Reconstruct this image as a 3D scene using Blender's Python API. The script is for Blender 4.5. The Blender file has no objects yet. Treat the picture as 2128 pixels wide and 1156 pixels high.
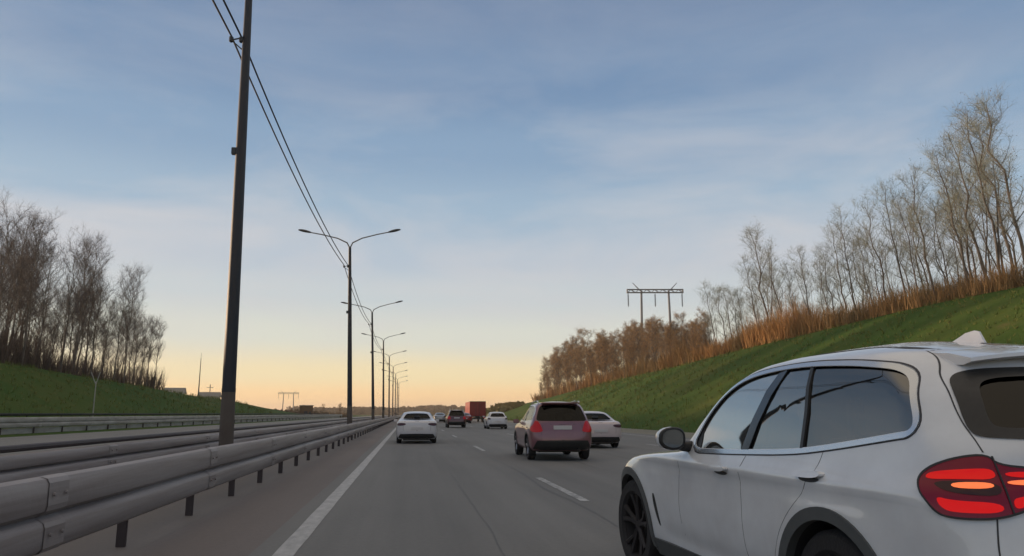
import bpy, bmesh, math, random
from mathutils import Vector, Matrix, noise
C = bpy.context.scene
col = C.collection
R_ = math.radians
rnd = random.Random(7)

# ------------------------------------------------------------------ camera
FPX = 1550.0; CX, CY = 1064.0, 578.0; CAMH = 1.30; VPX, VPY = 850.0, 860.0
PIT = math.atan((VPY-CY)/FPX)
YAW = math.atan((CX-VPX)/FPX*math.cos(PIT))
cd = bpy.data.cameras.new('camera'); cam = bpy.data.objects.new('camera', cd); col.objects.link(cam)
cam.location = (0, 0, CAMH); cam.rotation_euler = (math.pi/2+PIT, 0, -YAW)
cd.sensor_width = 36; cd.lens = 36*FPX/2128.0; cd.clip_end = 9000; cd.clip_start = 0.05
C.camera = cam
FW = Vector((math.sin(YAW)*math.cos(PIT), math.cos(YAW)*math.cos(PIT), math.sin(PIT)))
RT = Vector((math.cos(YAW), -math.sin(YAW), 0)); UP = RT.cross(FW)
def ray(px, py):                      # direction through a pixel of the 2128 px wide photograph
    return FW + RT*((px-CX)/FPX) + UP*(-(py-CY)/FPX)
def at_x(px, py, X):                  # where that line of sight meets the vertical plane x = X
    d = ray(px, py); t = X/d.x
    return Vector((0, 0, CAMH)) + d*t
def at_y(px, py, Y):
    d = ray(px, py); t = Y/d.y
    return Vector((0, 0, CAMH)) + d*t

# ------------------------------------------------------------------ world, sun, exposure
SUN_EL, SUN_AZ = R_(5.0), R_(-62)     # azimuth from +Y, negative = left
w = bpy.data.worlds.new('World'); C.world = w; w.use_nodes = True
nt = w.node_tree; nt.nodes.clear()
def N(t, **k):
    n = nt.nodes.new(t)
    for a, b in k.items(): setattr(n, a, b)
    return n
def L(a, b): nt.links.new(a, b)
def srgb(r, g, b):
    f = lambda c: (c/255/12.92) if c/255 <= .04045 else ((c/255+.055)/1.055)**2.4
    return (f(r), f(g), f(b), 1)
out = N('ShaderNodeOutputWorld')
sky = N('ShaderNodeTexSky', sky_type='NISHITA', sun_disc=False, sun_elevation=SUN_EL, sun_rotation=SUN_AZ, air_density=1.0, dust_density=1.5, ozone_density=2.0)
b1 = N('ShaderNodeBackground'); b1.inputs[1].default_value = 0.06; L(sky.outputs[0], b1.inputs[0])
tc = N('ShaderNodeTexCoord'); sx = N('ShaderNodeSeparateXYZ'); L(tc.outputs['Generated'], sx.inputs[0])
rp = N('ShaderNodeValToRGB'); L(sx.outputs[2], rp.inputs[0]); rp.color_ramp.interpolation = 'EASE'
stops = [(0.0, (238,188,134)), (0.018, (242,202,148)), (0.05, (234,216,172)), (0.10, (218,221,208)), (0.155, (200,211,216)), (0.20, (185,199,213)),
         (0.26, (163,187,208)), (0.34, (140,168,197)), (0.42, (120,149,183)), (0.52, (106,134,170)), (0.70, (206,195,180)), (1.0, (214,201,185))]  # top stops: unseen overhead sky, added bright and warm to light the ground
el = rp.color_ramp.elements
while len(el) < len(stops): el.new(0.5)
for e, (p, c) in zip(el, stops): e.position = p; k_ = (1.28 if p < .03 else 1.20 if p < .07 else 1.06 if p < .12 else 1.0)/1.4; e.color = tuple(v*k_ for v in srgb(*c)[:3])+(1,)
# thin veils of cloud: noise in the sky's own direction space, stretched along the horizon
mp = N('ShaderNodeMapping'); mp.inputs['Scale'].default_value = (1.3, 1.3, 4.6); mp.inputs['Rotation'].default_value = (R_(9), R_(-7), 0)
L(tc.outputs['Generated'], mp.inputs[0])
nz = N('ShaderNodeTexNoise'); nz.inputs['Scale'].default_value = 2.2; nz.inputs['Detail'].default_value = 8; nz.inputs['Roughness'].default_value = .58; nz.inputs['Distortion'].default_value = .4
L(mp.outputs[0], nz.inputs[0])
cr = N('ShaderNodeValToRGB'); L(nz.outputs[0], cr.inputs[0])
cr.color_ramp.elements[0].position = .40; cr.color_ramp.elements[0].color = (0,0,0,1); cr.color_ramp.elements[1].position = .72; cr.color_ramp.elements[1].color = (1,1,1,1)
mr = N('ShaderNodeMapRange'); L(sx.outputs[2], mr.inputs[0]); mr.inputs[1].default_value = .03; mr.inputs[2].default_value = .14
mr2 = N('ShaderNodeMapRange'); L(sx.outputs[2], mr2.inputs[0]); mr2.inputs[1].default_value = .24; mr2.inputs[2].default_value = .42; mr2.inputs[3].default_value = 1; mr2.inputs[4].default_value = .22
m0 = N('ShaderNodeMath', operation='MULTIPLY'); L(mr.outputs[0], m0.inputs[0]); L(mr2.outputs[0], m0.inputs[1])
ml = N('ShaderNodeMath', operation='MULTIPLY'); L(cr.outputs[0], ml.inputs[0]); L(m0.outputs[0], ml.inputs[1])
m2 = N('ShaderNodeMath', operation='MULTIPLY'); L(ml.outputs[0], m2.inputs[0]); m2.inputs[1].default_value = .80
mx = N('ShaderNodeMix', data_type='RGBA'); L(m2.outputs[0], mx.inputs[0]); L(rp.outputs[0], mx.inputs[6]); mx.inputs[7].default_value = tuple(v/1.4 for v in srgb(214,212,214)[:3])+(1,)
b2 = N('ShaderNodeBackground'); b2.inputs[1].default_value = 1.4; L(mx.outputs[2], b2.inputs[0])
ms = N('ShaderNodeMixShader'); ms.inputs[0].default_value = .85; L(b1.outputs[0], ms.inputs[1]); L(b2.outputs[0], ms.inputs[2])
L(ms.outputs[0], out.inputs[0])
sd = bpy.data.lights.new('sun', 'SUN'); sd.energy = 4.6; sd.angle = R_(1.5); sd.color = (1.0, .68, .43)
so = bpy.data.objects.new('sun', sd); col.objects.link(so)
sv = Vector((math.sin(SUN_AZ)*math.cos(SUN_EL), math.cos(SUN_AZ)*math.cos(SUN_EL), math.sin(SUN_EL)))
so.rotation_euler = sv.to_track_quat('Z', 'Y').to_euler()
vs = C.view_settings; C.display_settings.display_device = 'sRGB'
vs.view_transform = 'Standard'; vs.look = 'None'; vs.gamma = 1; vs.exposure = 0.14; vs.use_curve_mapping = False
C.render.resolution_x = 1024; C.render.resolution_y = 556
C.cycles.transparent_max_bounces = 16

# ------------------------------------------------------------------ materials
def mat(name, base, rough=.6, metal=0, coat=0, noise_=None, bump=None, emit=None, spec=None):
    """base: linear rgb; noise_: (scale, second colour, contrast, stretch) blends a second colour in; bump: (scale, strength)"""
    m = bpy.data.materials.new(name); m.use_nodes = True
    t = m.node_tree; b = t.nodes['Principled BSDF']
    b.inputs['Base Color'].default_value = (*base, 1); b.inputs['Roughness'].default_value = rough; b.inputs['Metallic'].default_value = metal
    b.inputs['Coat Weight'].default_value = coat; b.inputs['Coat Roughness'].default_value = .06
    if spec is not None: b.inputs['Specular IOR Level'].default_value = spec
    tcn = t.nodes.new('ShaderNodeTexCoord')
    if noise_:
        sc, c2, con, st = noise_
        mpn = t.nodes.new('ShaderNodeMapping'); mpn.inputs['Scale'].default_value = st; t.links.new(tcn.outputs['Object'], mpn.inputs[0])
        n = t.nodes.new('ShaderNodeTexNoise'); n.inputs['Scale'].default_value = sc; n.inputs['Detail'].default_value = 8; n.inputs['Roughness'].default_value = .62
        t.links.new(mpn.outputs[0], n.inputs[0])
        r = t.nodes.new('ShaderNodeValToRGB'); r.color_ramp.elements[0].position = .5-con; r.color_ramp.elements[1].position = .5+con
        r.color_ramp.elements[0].color = (*base, 1); r.color_ramp.elements[1].color = (*c2, 1)
        t.links.new(n.outputs[0], r.inputs[0]); t.links.new(r.outputs[0], b.inputs['Base Color'])
    if bump:
        n2 = t.nodes.new('ShaderNodeTexNoise'); n2.inputs['Scale'].default_value = bump[0]; n2.inputs['Detail'].default_value = 5
        t.links.new(tcn.outputs['Object'], n2.inputs[0])
        bp = t.nodes.new('ShaderNodeBump'); bp.inputs['Strength'].default_value = bump[1]; bp.inputs['Distance'].default_value = .02
        t.links.new(n2.outputs[0], bp.inputs['Height']); t.links.new(bp.outputs[0], b.inputs['Normal'])
    if emit:
        b.inputs['Emission Color'].default_value = (*emit[0], 1); b.inputs['Emission Strength'].default_value = emit[1]
    return m
def glass_mat(name, tint, refl=.10, rough=.02, top=.42):
    m = bpy.data.materials.new(name); m.use_nodes = True; t = m.node_tree; t.nodes.clear()
    o = t.nodes.new('ShaderNodeOutputMaterial'); mxs = t.nodes.new('ShaderNodeMixShader')
    tr = t.nodes.new('ShaderNodeBsdfTransparent'); tr.inputs[0].default_value = (*tint, 1)
    g = t.nodes.new('ShaderNodeBsdfGlossy'); g.inputs['Roughness'].default_value = rough; g.inputs[0].default_value = (1,.96,.88,1)
    lw = t.nodes.new('ShaderNodeLayerWeight'); lw.inputs[0].default_value = .25
    mr_ = t.nodes.new('ShaderNodeMapRange'); mr_.inputs[3].default_value = refl; mr_.inputs[4].default_value = top
    t.links.new(lw.outputs['Fresnel'], mr_.inputs[0]); t.links.new(mr_.outputs[0], mxs.inputs[0])
    t.links.new(tr.outputs[0], mxs.inputs[1]); t.links.new(g.outputs[0], mxs.inputs[2]); t.links.new(mxs.outputs[0], o.inputs[0])
    return m
def road_mat(name, c1, c2, streak, rough=.8):
    m = bpy.data.materials.new(name); m.use_nodes = True; t = m.node_tree; b = t.nodes['Principled BSDF']
    b.inputs['Roughness'].default_value = rough
    tcn = t.nodes.new('ShaderNodeTexCoord')
    def nz_(scale, st, det):
        mpn = t.nodes.new('ShaderNodeMapping'); mpn.inputs['Scale'].default_value = st; t.links.new(tcn.outputs['Object'], mpn.inputs[0])
        n = t.nodes.new('ShaderNodeTexNoise'); n.inputs['Scale'].default_value = scale; n.inputs['Detail'].default_value = det; n.inputs['Roughness'].default_value = .6
        t.links.new(mpn.outputs[0], n.inputs[0]); return n
    a = nz_(.9, (1, .02, 1), 4); f = nz_(17, (1, 1, 1), 9); l = nz_(.35, (1, .3, 1), 8)
    r = t.nodes.new('ShaderNodeValToRGB'); r.color_ramp.elements[0].position = .34; r.color_ramp.elements[1].position = .68
    r.color_ramp.elements[0].color = (*c1, 1); r.color_ramp.elements[1].color = (*c2, 1)
    mm = t.nodes.new('ShaderNodeMath'); mm.operation = 'MULTIPLY_ADD'; mm.inputs[1].default_value = streak; t.links.new(a.outputs[0], mm.inputs[0])
    m3 = t.nodes.new('ShaderNodeMath'); m3.operation = 'MULTIPLY'; m3.inputs[1].default_value = (1-streak)*.6; t.links.new(l.outputs[0], m3.inputs[0])
    m4 = t.nodes.new('ShaderNodeMath'); m4.operation = 'MULTIPLY_ADD'; m4.inputs[1].default_value = (1-streak)*.4; t.links.new(f.outputs[0], m4.inputs[0]); t.links.new(m3.outputs[0], m4.inputs[2])
    t.links.new(m4.outputs[0], mm.inputs[2]); t.links.new(mm.outputs[0], r.inputs[0]); t.links.new(r.outputs[0], b.inputs['Base Color'])
    bp = t.nodes.new('ShaderNodeBump'); bp.inputs['Strength'].default_value = .25; bp.inputs['Distance'].default_value = .01
    t.links.new(f.outputs[0], bp.inputs['Height']); t.links.new(bp.outputs[0], b.inputs['Normal'])
    return m
M = {}
M['asphalt'] = road_mat('asphalt', (.100,.100,.101), (.195,.193,.190), .50)
M['shoulder'] = road_mat('shoulder_asphalt', (.110,.094,.092), (.185,.160,.152), .3)
M['far_road'] = road_mat('far_asphalt', (.15,.143,.135), (.21,.20,.185), .5)
M['gravel'] = road_mat('gravel', (.13,.125,.095), (.20,.185,.14), .2)
M['median'] = road_mat('median_ground', (.10,.088,.082), (.17,.15,.14), .3)
M['paint'] = mat('road_paint', (.46,.45,.45), .6, noise_=(9, (.25,.25,.25), .22, (1,.4,1)), bump=(40,.2))
M['worn_paint'] = mat('worn_road_paint', (.42,.42,.42), .6, noise_=(7, (.17,.17,.17), .12, (1,.5,1)), bump=(40,.2))
M['grass0'] = mat('grass', (.042,.080,.018), .9, noise_=(.12, (.080,.098,.020), .22, (1,.6,1)), bump=(5,1.0), spec=.1)
def grass_mat():
    m = bpy.data.materials.new('grass'); m.use_nodes = True; t = m.node_tree; b = t.nodes['Principled BSDF']; b.inputs['Roughness'].default_value = .95; b.inputs['Specular IOR Level'].default_value = .08
    tcn = t.nodes.new('ShaderNodeTexCoord')
    def nz_(scale, det, st=(1,1,1)):
        mp_ = t.nodes.new('ShaderNodeMapping'); mp_.inputs['Scale'].default_value = st; t.links.new(tcn.outputs['Object'], mp_.inputs[0])
        n = t.nodes.new('ShaderNodeTexNoise'); n.inputs['Scale'].default_value = scale; n.inputs['Detail'].default_value = det; n.inputs['Roughness'].default_value = .65; t.links.new(mp_.outputs[0], n.inputs[0]); return n
    def ramp(n, stops_):
        r = t.nodes.new('ShaderNodeValToRGB'); e = r.color_ramp.elements
        while len(e) < len(stops_): e.new(.5)
        for q, (p, c_) in zip(e, stops_): q.position = p; q.color = (*c_, 1)
        t.links.new(n.outputs[0], r.inputs[0]); return r
    r1 = ramp(nz_(.09, 5), [(.36, (.036,.080,.016)), (.50, (.048,.086,.018)), (.66, (.072,.092,.022))])
    r2 = ramp(nz_(1.6, 8), [(.30, (.90,.92,.88)), (.55, (1.02,1.02,1.02)), (.74, (1.06,1.0,.88))])
    mx_ = t.nodes.new('ShaderNodeMix'); mx_.data_type = 'RGBA'; mx_.blend_type = 'MULTIPLY'; mx_.inputs[0].default_value = .8
    t.links.new(r1.outputs[0], mx_.inputs[6]); t.links.new(r2.outputs[0], mx_.inputs[7])
    r3 = ramp(nz_(.7, 6, (1, .5, 1)), [(.62, (0,0,0)), (.72, (1,1,1))])
    mx2 = t.nodes.new('ShaderNodeMix'); mx2.data_type = 'RGBA'; mx2.inputs[7].default_value = (.13,.105,.05,1)
    mf = t.nodes.new('ShaderNodeMath'); mf.operation = 'MULTIPLY'; mf.inputs[1].default_value = .45; t.links.new(r3.outputs[0], mf.inputs[0]); t.links.new(mf.outputs[0], mx2.inputs[0])
    t.links.new(mx_.outputs[2], mx2.inputs[6]); t.links.new(mx2.outputs[2], b.inputs['Base Color'])
    bp = t.nodes.new('ShaderNodeBump'); bp.inputs['Strength'].default_value = .5; bp.inputs['Distance'].default_value = .10
    t.links.new(nz_(3.5, 6).outputs[0], bp.inputs['Height']); t.links.new(bp.outputs[0], b.inputs['Normal'])
    return m
M['grass'] = grass_mat()
M['tuft'] = mat('grass_blades', (.12,.17,.045), .9, noise_=(.4, (.18,.165,.06), .18, (1,1,1)), spec=.1)
M['soil'] = mat('soil', (.10,.08,.05), .95, noise_=(.3, (.07,.06,.035), .2, (1,1,1)), spec=.1)
M['steel'] = mat('galvanised_steel', (.34,.31,.31), .55, .12, noise_=(2.6, (.19,.16,.155), .18, (1,.10,3.0)), bump=(14,.12))
M['pale_rail'] = mat('pale_rail', (.40,.39,.36), .7, 0, noise_=(1.5, (.24,.225,.20), .15, (1,.4,2)))
M['dark_steel'] = mat('dark_steel', (.05,.04,.045), .6, .3, noise_=(3, (.07,.055,.055), .2, (1,1,1)))
M['pole_dark'] = mat('pole_dark_paint', (.010,.017,.028), .55, 0, noise_=(1.2, (.022,.022,.028), .2, (1,1,.4)))
M['pole_base'] = mat('pole_base_weathered', (.085,.065,.056), .8, 0, noise_=(3, (.12,.10,.085), .2, (1,1,.5)))
M['lamp_metal'] = mat('lamp_metal', (.05,.055,.06), .45, .4)
M['arm_metal'] = mat('arm_metal', (.20,.19,.18), .5, .4)
M['wire'] = mat('cable_rubber', (.02,.022,.03), .7)
M['pale_metal'] = mat('pale_metal', (.32,.31,.27), .5, .2)
M['conc'] = mat('pylon_concrete', (.26,.27,.29), .8, noise_=(.8, (.18,.19,.21), .2, (1,1,.4)))
M['insul'] = mat('insulator', (.09,.10,.12), .4)
M['black'] = mat('black_plastic', (.012,.012,.013), .45, noise_=(30, (.02,.02,.02), .2, (1,1,1)))
M['interior'] = mat('dark_interior', (.025,.025,.028), .8)
M['seat'] = mat('seat_fabric', (.05,.05,.055), .8)
M['rubber'] = mat('tyre_rubber', (.018,.016,.017), .8, bump=(60,.3))
M['rim'] = mat('alloy_rim', (.22,.21,.22), .35, .8)
M['rim_dark'] = mat('dark_alloy_rim', (.018,.014,.015), .7, .0)
M['chrome'] = mat('satin_trim', (.62,.64,.66), .22, .9)
M['seam'] = mat('panel_gap', (.055,.055,.06), .8)
M['white'] = mat('white_paint', (.77,.79,.82), .32, .0, 1.0, noise_=(3.0, (.60,.60,.62), .3, (1,1,1)))
M['white2'] = mat('plain_white_paint', (.62,.60,.62), .35, 0, .8, noise_=(2.0, (.54,.52,.54), .3, (1,1,1)))
M['pinkwhite'] = mat('dusty_white_paint', (.60,.50,.50), .4, 0, .6, noise_=(2.0, (.50,.42,.42), .3, (1,1,1)))
M['maroon'] = mat('maroon_paint', (.23,.095,.115), .32, .2, .8, noise_=(2.5, (.19,.085,.10), .3, (1,1,1)))
M['darkcar'] = mat('dark_maroon_paint', (.10,.025,.03), .3, .2, .8, noise_=(2.5, (.07,.025,.03), .3, (1,1,1)))
M['silver'] = mat('silver_paint', (.26,.27,.29), .3, .5, .8)
M['red'] = mat('red_paint', (.22,.02,.02), .35, 0, .8)
M['plate'] = mat('number_plate', (.55,.52,.52), .5)
M['glass_f'] = glass_mat('front_side_glass', (.60,.63,.62), .26, top=.58)
M['glass_r'] = glass_mat('rear_tinted_glass', (.26,.28,.27), .12, top=.36)
M['glass_q'] = glass_mat('quarter_glass', (.13,.14,.14), .06, top=.22)
M['gloss_black'] = mat('gloss_black_trim', (.012,.013,.015), .15, 0, .3)
M['glass_d'] = glass_mat('dark_rear_glass', (.015,.014,.02), .02, top=.13)
M['glass_t'] = glass_mat('tailgate_glass', (.13,.135,.14), .04, top=.16)
M['mirror_glass'] = mat('mirror_glass', (.16,.155,.15), .12, 1.0)
M['tail_dark'] = mat('tail_lamp_dark_red', (.11,.002,.014), .2, 0, .25, emit=((1,.01,.06), .035), spec=.3)
M['tail_red'] = mat('tail_lamp_red', (.35,.004,.006), .25, 0, .15, emit=((1,.012,.008), .40), spec=.2)
M['tail_glow'] = mat('tail_lamp_lit_bar', (.8,.25,.08), .3, 0, 0, emit=((1,.17,.05), .75))
M['tail_smoke'] = mat('tail_lamp_smoked', (.04,.008,.010), .2, 0, .3, spec=.3)
M['tail_plain'] = mat('unlit_tail_lamp', (.06,.018,.026), .3, 0, .2, spec=.3)
M['tail_lit'] = mat('lit_tail_lamp', (.26,.006,.010), .3, 0, .2, emit=((1,.02,.02), .08), spec=.3)
M['truck_red'] = mat('truck_red', (.24,.010,.008), .5, 0, .2, noise_=(.8, (.17,.010,.009), .25, (1,1,.3)))
M['truck_pink'] = mat('truck_side', (.40,.05,.04), .5, 0, .2, noise_=(.8, (.28,.05,.05), .25, (1,1,.3)))
M['bark'] = mat('dark_bark', (.060,.050,.042), .95, noise_=(2.5, (.19,.165,.14), .15, (1,1,.3)))
M['birch'] = mat('birch_bark', (.30,.25,.20), .9, noise_=(1.6, (.09,.07,.055), .10, (1,1,2)))
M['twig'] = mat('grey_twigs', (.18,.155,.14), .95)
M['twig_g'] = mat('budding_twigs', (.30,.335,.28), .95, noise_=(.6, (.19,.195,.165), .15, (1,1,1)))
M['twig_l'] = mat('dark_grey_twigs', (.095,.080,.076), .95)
M['leaf_o'] = mat('ochre_leaves', (.50,.31,.12), .9, noise_=(.5, (.33,.20,.085), .2, (1,1,1)))
M['brush'] = mat('dry_brush', (.40,.22,.085), .95, noise_=(.13, (.20,.14,.065), .10, (1,1,.3)))
M['brush_d'] = mat('dark_brush', (.085,.058,.048), .95, noise_=(.2, (.14,.10,.07), .15, (1,1,.3)))
M['farwood'] = mat('far_woodland', (.24,.15,.085), 1, noise_=(.03, (.17,.12,.07), .2, (1,1,1)))
M['hedge'] = mat('hedge_leaves', (.30,.24,.10), .95, noise_=(.3, (.20,.16,.07), .2, (1,1,1)))
M['wall_brown'] = mat('brown_wall', (.17,.09,.04), .85, noise_=(1.0, (.12,.065,.03), .2, (1,1,1)))
M['wall_pale'] = mat('pale_wall', (.42,.40,.33), .85)
M['roof_grey'] = mat('grey_roof', (.20,.19,.17), .8)
M['curb'] = mat('dark_rail', (.010,.013,.010), .8)

# ------------------------------------------------------------------ object helpers
def tag(o, label=None, cat=None, group=None, kind=None):
    if label: o['label'] = label
    if cat: o['category'] = cat
    if group: o['group'] = group
    if kind: o['kind'] = kind
    return o
def thing(name, label, cat, loc=(0,0,0), rz=0, group=None):
    o = bpy.data.objects.new(name, None); col.objects.link(o); o.location = loc; o.rotation_euler = (0,0,rz); o.empty_display_size = .2
    return tag(o, label, cat, group)
class MB:
    def __init__(s): s.v = []; s.f = []; s.m = []
    def add(s, vs_, fs, mi=0):
        b = len(s.v); s.v += [tuple(v) for v in vs_]; s.f += [tuple(i+b for i in f) for f in fs]; s.m += [mi]*len(fs)
    def box(s, x0, x1, y0, y1, z0, z1, mi=0):
        s.add([(x0,y0,z0),(x1,y0,z0),(x1,y1,z0),(x0,y1,z0),(x0,y0,z1),(x1,y0,z1),(x1,y1,z1),(x0,y1,z1)],
              [(0,3,2,1),(4,5,6,7),(0,1,5,4),(1,2,6,5),(2,3,7,6),(3,0,4,7)], mi)
    def tube(s, pts, rs, n=8, mi=0, cap=True):
        pts = [Vector(p) for p in pts]; k = len(pts)
        if not hasattr(rs, '__len__'): rs = [rs]*k
        vs_ = []; ref = None
        for i, p in enumerate(pts):
            d = (pts[min(i+1,k-1)]-pts[max(i-1,0)]).normalized()
            if ref is None: ref = Vector((1,0,0)) if abs(d.x) < .8 else Vector((0,1,0))
            u = d.cross(ref).normalized(); v = d.cross(u)
            for j in range(n):
                a = 2*math.pi*j/n; vs_.append(p+(u*math.cos(a)+v*math.sin(a))*rs[i])
        fs = [(i*n+j, i*n+(j+1)%n, (i+1)*n+(j+1)%n, (i+1)*n+j) for i in range(k-1) for j in range(n)]
        if cap: fs += [tuple(range(n))[::-1], tuple((k-1)*n+j for j in range(n))]
        s.add(vs_, fs, mi)
    def lathe(s, prof, n=24, axis='y', o=(0,0,0), mi=0):      # prof: (offset along axis, radius)
        vs_ = []
        for (h, r) in prof:
            for j in range(n):
                a = 2*math.pi*j/n; c, q = r*math.cos(a), r*math.sin(a)
                p = (c, h, q) if axis == 'y' else ((c, q, h) if axis == 'z' else (h, c, q))
                vs_.append((p[0]+o[0], p[1]+o[1], p[2]+o[2]))
        k = len(prof)
        s.add(vs_, [(i*n+j, i*n+(j+1)%n, (i+1)*n+(j+1)%n, (i+1)*n+j) for i in range(k-1) for j in range(n)], mi)
    def build(s, name, mats, parent=None, smooth=True, bevel=0):
        me = bpy.data.meshes.new(name); me.from_pydata(s.v, [], s.f)
        if not isinstance(mats, (list, tuple)): mats = [mats]
        for m in mats: me.materials.append(m)
        me.polygons.foreach_set('material_index', s.m)
        if smooth:
            me.polygons.foreach_set('use_smooth', [True]*len(s.f)); me.set_sharp_from_angle(angle=R_(38))
        o = bpy.data.objects.new(name, me); col.objects.link(o)
        if parent: o.parent = parent
        if bevel:
            bm = bmesh.new(); bm.from_mesh(me); bmesh.ops.bevel(bm, geom=bm.edges[:], offset=bevel, segments=2, affect='EDGES', clamp_overlap=True); bm.to_mesh(me); bm.free()
        return o
def interp(tab, x):
    if x <= tab[0][0]: return tab[0][1]
    for (a, p), (b, q) in zip(tab, tab[1:]):
        if x <= b: return p+(q-p)*(x-a)/(b-a) if b > a else q
    return tab[-1][1]
def cinterp(tab, x):                  # smooth monotone-ish (Catmull-Rom with clamped slopes)
    n = len(tab)
    if x <= tab[0][0]: return tab[0][1]
    if x >= tab[-1][0]: return tab[-1][1]
    for i in range(n-1):
        if x <= tab[i+1][0]: break
    def sl(k):
        if k == 0 or k == n-1:
            a, b = (0, 1) if k == 0 else (n-2, n-1); return (tab[b][1]-tab[a][1])/(tab[b][0]-tab[a][0])
        d0 = (tab[k][1]-tab[k-1][1])/(tab[k][0]-tab[k-1][0]); d1 = (tab[k+1][1]-tab[k][1])/(tab[k+1][0]-tab[k][0])
        return 0 if d0*d1 <= 0 else 2*d0*d1/(d0+d1)
    h = tab[i+1][0]-tab[i][0]; t = (x-tab[i][0])/h
    p0, p1, m0, m1 = tab[i][1], tab[i+1][1], sl(i)*h, sl(i+1)*h
    return (2*t**3-3*t*t+1)*p0+(t**3-2*t*t+t)*m0+(-2*t**3+3*t*t)*p1+(t**3-t*t)*m1

# ------------------------------------------------------------------ terrain
XL, XR = -38.0, 38.0                  # crests of the two grass banks
def crest(pxs, X):
    t = sorted((at_x(px, py, X).y, at_x(px, py, X).z) for px, py in pxs)
    return [(-200, t[0][1])]+t
crL = crest([(0,752),(100,768),(200,787),(300,803),(400,822),(476,832),(540,846),(600,857)], XL)
crR = crest([(2128,592),(2000,616),(1800,662),(1600,712),(1400,762),(1250,797),(1130,830),(1060,846),(1000,855)], XR)
crL.append((crL[-1][0]+60, 0.3)); crR.append((crR[-1][0]+250, 0.3))
def sstep(t): t = max(0, min(1, t)); return t*t*(3-2*t)
def gz(x, y):
    z = 0
    if x < -25:
        h = interp(crL, y); t = (-25-x)/13; z = h*(.25*sstep(t)+.75*min(1, t)) if t < 1 else h-.02*min(30, -38-x)
    if x > 19.5:
        h = interp(crR, y); t = (x-19.5)/18.5; z = h*(.35*sstep(t)+.65*min(1, t)) if t < 1 else h+.015*min(60, x-38)
    if (x < -25 or x > 19.5):
        z += .16*noise.noise(Vector((x*.05, y*.035, 3)))*min(1, (abs(x)-19)/12)
    if y > 700:
        z += 9*sstep((y-700)/300)*(.75+.5*noise.noise(Vector((x*.004, y*.002, 1))))
    return z
xs = [-1500,-900,-500,-300,-180,-120,-90,-70,-58,-50,-44]+[-41+.9*i for i in range(18)]+[-22,-14,-6,0,6,14,18.5]+[19.5+.95*i for i in range(22)]+[42,46,52,60,75,95,130,190,300,500,900,1500]
ys = [-60,-40,-20]+[-8+4*i for i in range(90)]+[360+15*i for i in range(16)]+[600,650,700,750,800,860,920,1000,1200,1600,2400,3600]
xs = sorted(set(round(x,3) for x in xs)); g = MB()
for y in ys:
    for x in xs: g.v.append((x, y, gz(x, y)-.02))
nx = len(xs)
for j in range(len(ys)-1):
    for i in range(nx-1):
        g.f.append((j*nx+i, j*nx+i+1, (j+1)*nx+i+1, (j+1)*nx+i)); g.m.append(0)
tag(g.build('ground', M['grass']), kind='structure')
def sheet(name, x0, x1, y0, y1, z, m, seg=1):
    b = MB()
    b.box(x0, x1, y0, y1, z-.015, z); return tag(b.build(name, m, smooth=False), kind='structure')
sheet('road', -1.45, 15.2, -30, 1200, .002, M['asphalt'])
sheet('median_shoulder', -2.55, -1.4505, -30, 1200, .001, M['shoulder'])
sheet('median_strip', -6.6, -2.5505, -30, 1200, .0, M['median'])
sheet('opposite_road', -22.5, -6.6005, -30, 1200, .001, M['far_road'])
sheet('gravel_verge', 15.2005, 20.3, -30, 700, .0, M['gravel'])
def paint(name, x0, x1, y0, y1, m, wob=0):
    b = MB(); n = max(1, int((y1-y0)/.35)) if wob else 1
    for i in range(n):
        ya, yb = y0+(y1-y0)*i/n, y0+(y1-y0)*(i+1)/n
        e = [wob*noise.noise(Vector((x0*3, yy*1.7, k))) for yy in (ya, yb) for k in (0, 5)]
        b.add([(x0+e[0],ya,.006),(x1+e[1],ya,.006),(x1+e[3],yb,.006),(x0+e[2],yb,.006)], [(0,1,2,3)])
    return tag(b.build(name, m, smooth=False), kind='structure')
paint('edge_line', -1.23, -1.03, -2, 320, M['paint'], .008)
y = -4.2
while y < 320:
    paint('lane_dash', 2.60, 2.74, y, y+4.2, M['worn_paint'], .012)
    paint('lane_dash', 6.38, 6.52, y+3.6, y+7.2, M['worn_paint'], .012)
    paint('lane_dash', 10.15, 10.29, y+1.0, y+5.0, M['worn_paint'], .012)
    y += 15.6
paint('edge_line', 13.9, 14.05, -2, 320, M['worn_paint'], .01)
for xx in (-7.3, -21.6): paint('edge_line', xx, xx+.15, 0, 320, M['worn_paint'], .01)

M['tar'] = mat('tar', (.055,.055,.056), .6, noise_=(3, (.085,.085,.085), .2, (1,1,1)))
def seam(x, y0, y1, wd, k):
    b = MB(); n = int((y1-y0)/.6)
    for i in range(n):
        ya, yb = y0+.6*i, y0+.6*(i+1); ea, eb = [x+.10*noise.noise(Vector((x, yy*.35, k)))+.04*noise.noise(Vector((x, yy*1.6, k+4))) for yy in (ya, yb)]; wa, wb = [wd*(.7+.6*noise.noise(Vector((yy*2, x, k)))) for yy in (ya, yb)]
        b.add([(ea-wa,ya,.0052),(ea+wa,ya,.0052),(eb+wb,yb,.0052),(eb-wb,yb,.0052)], [(0,1,2,3)])
    tag(b.build('tar_seam', M['tar'], smooth=False), kind='structure')
seam(.95, 5, 60, .012, 1); seam(2.45, 8, 120, .018, 2); seam(4.6, 12, 70, .014, 3)
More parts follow.
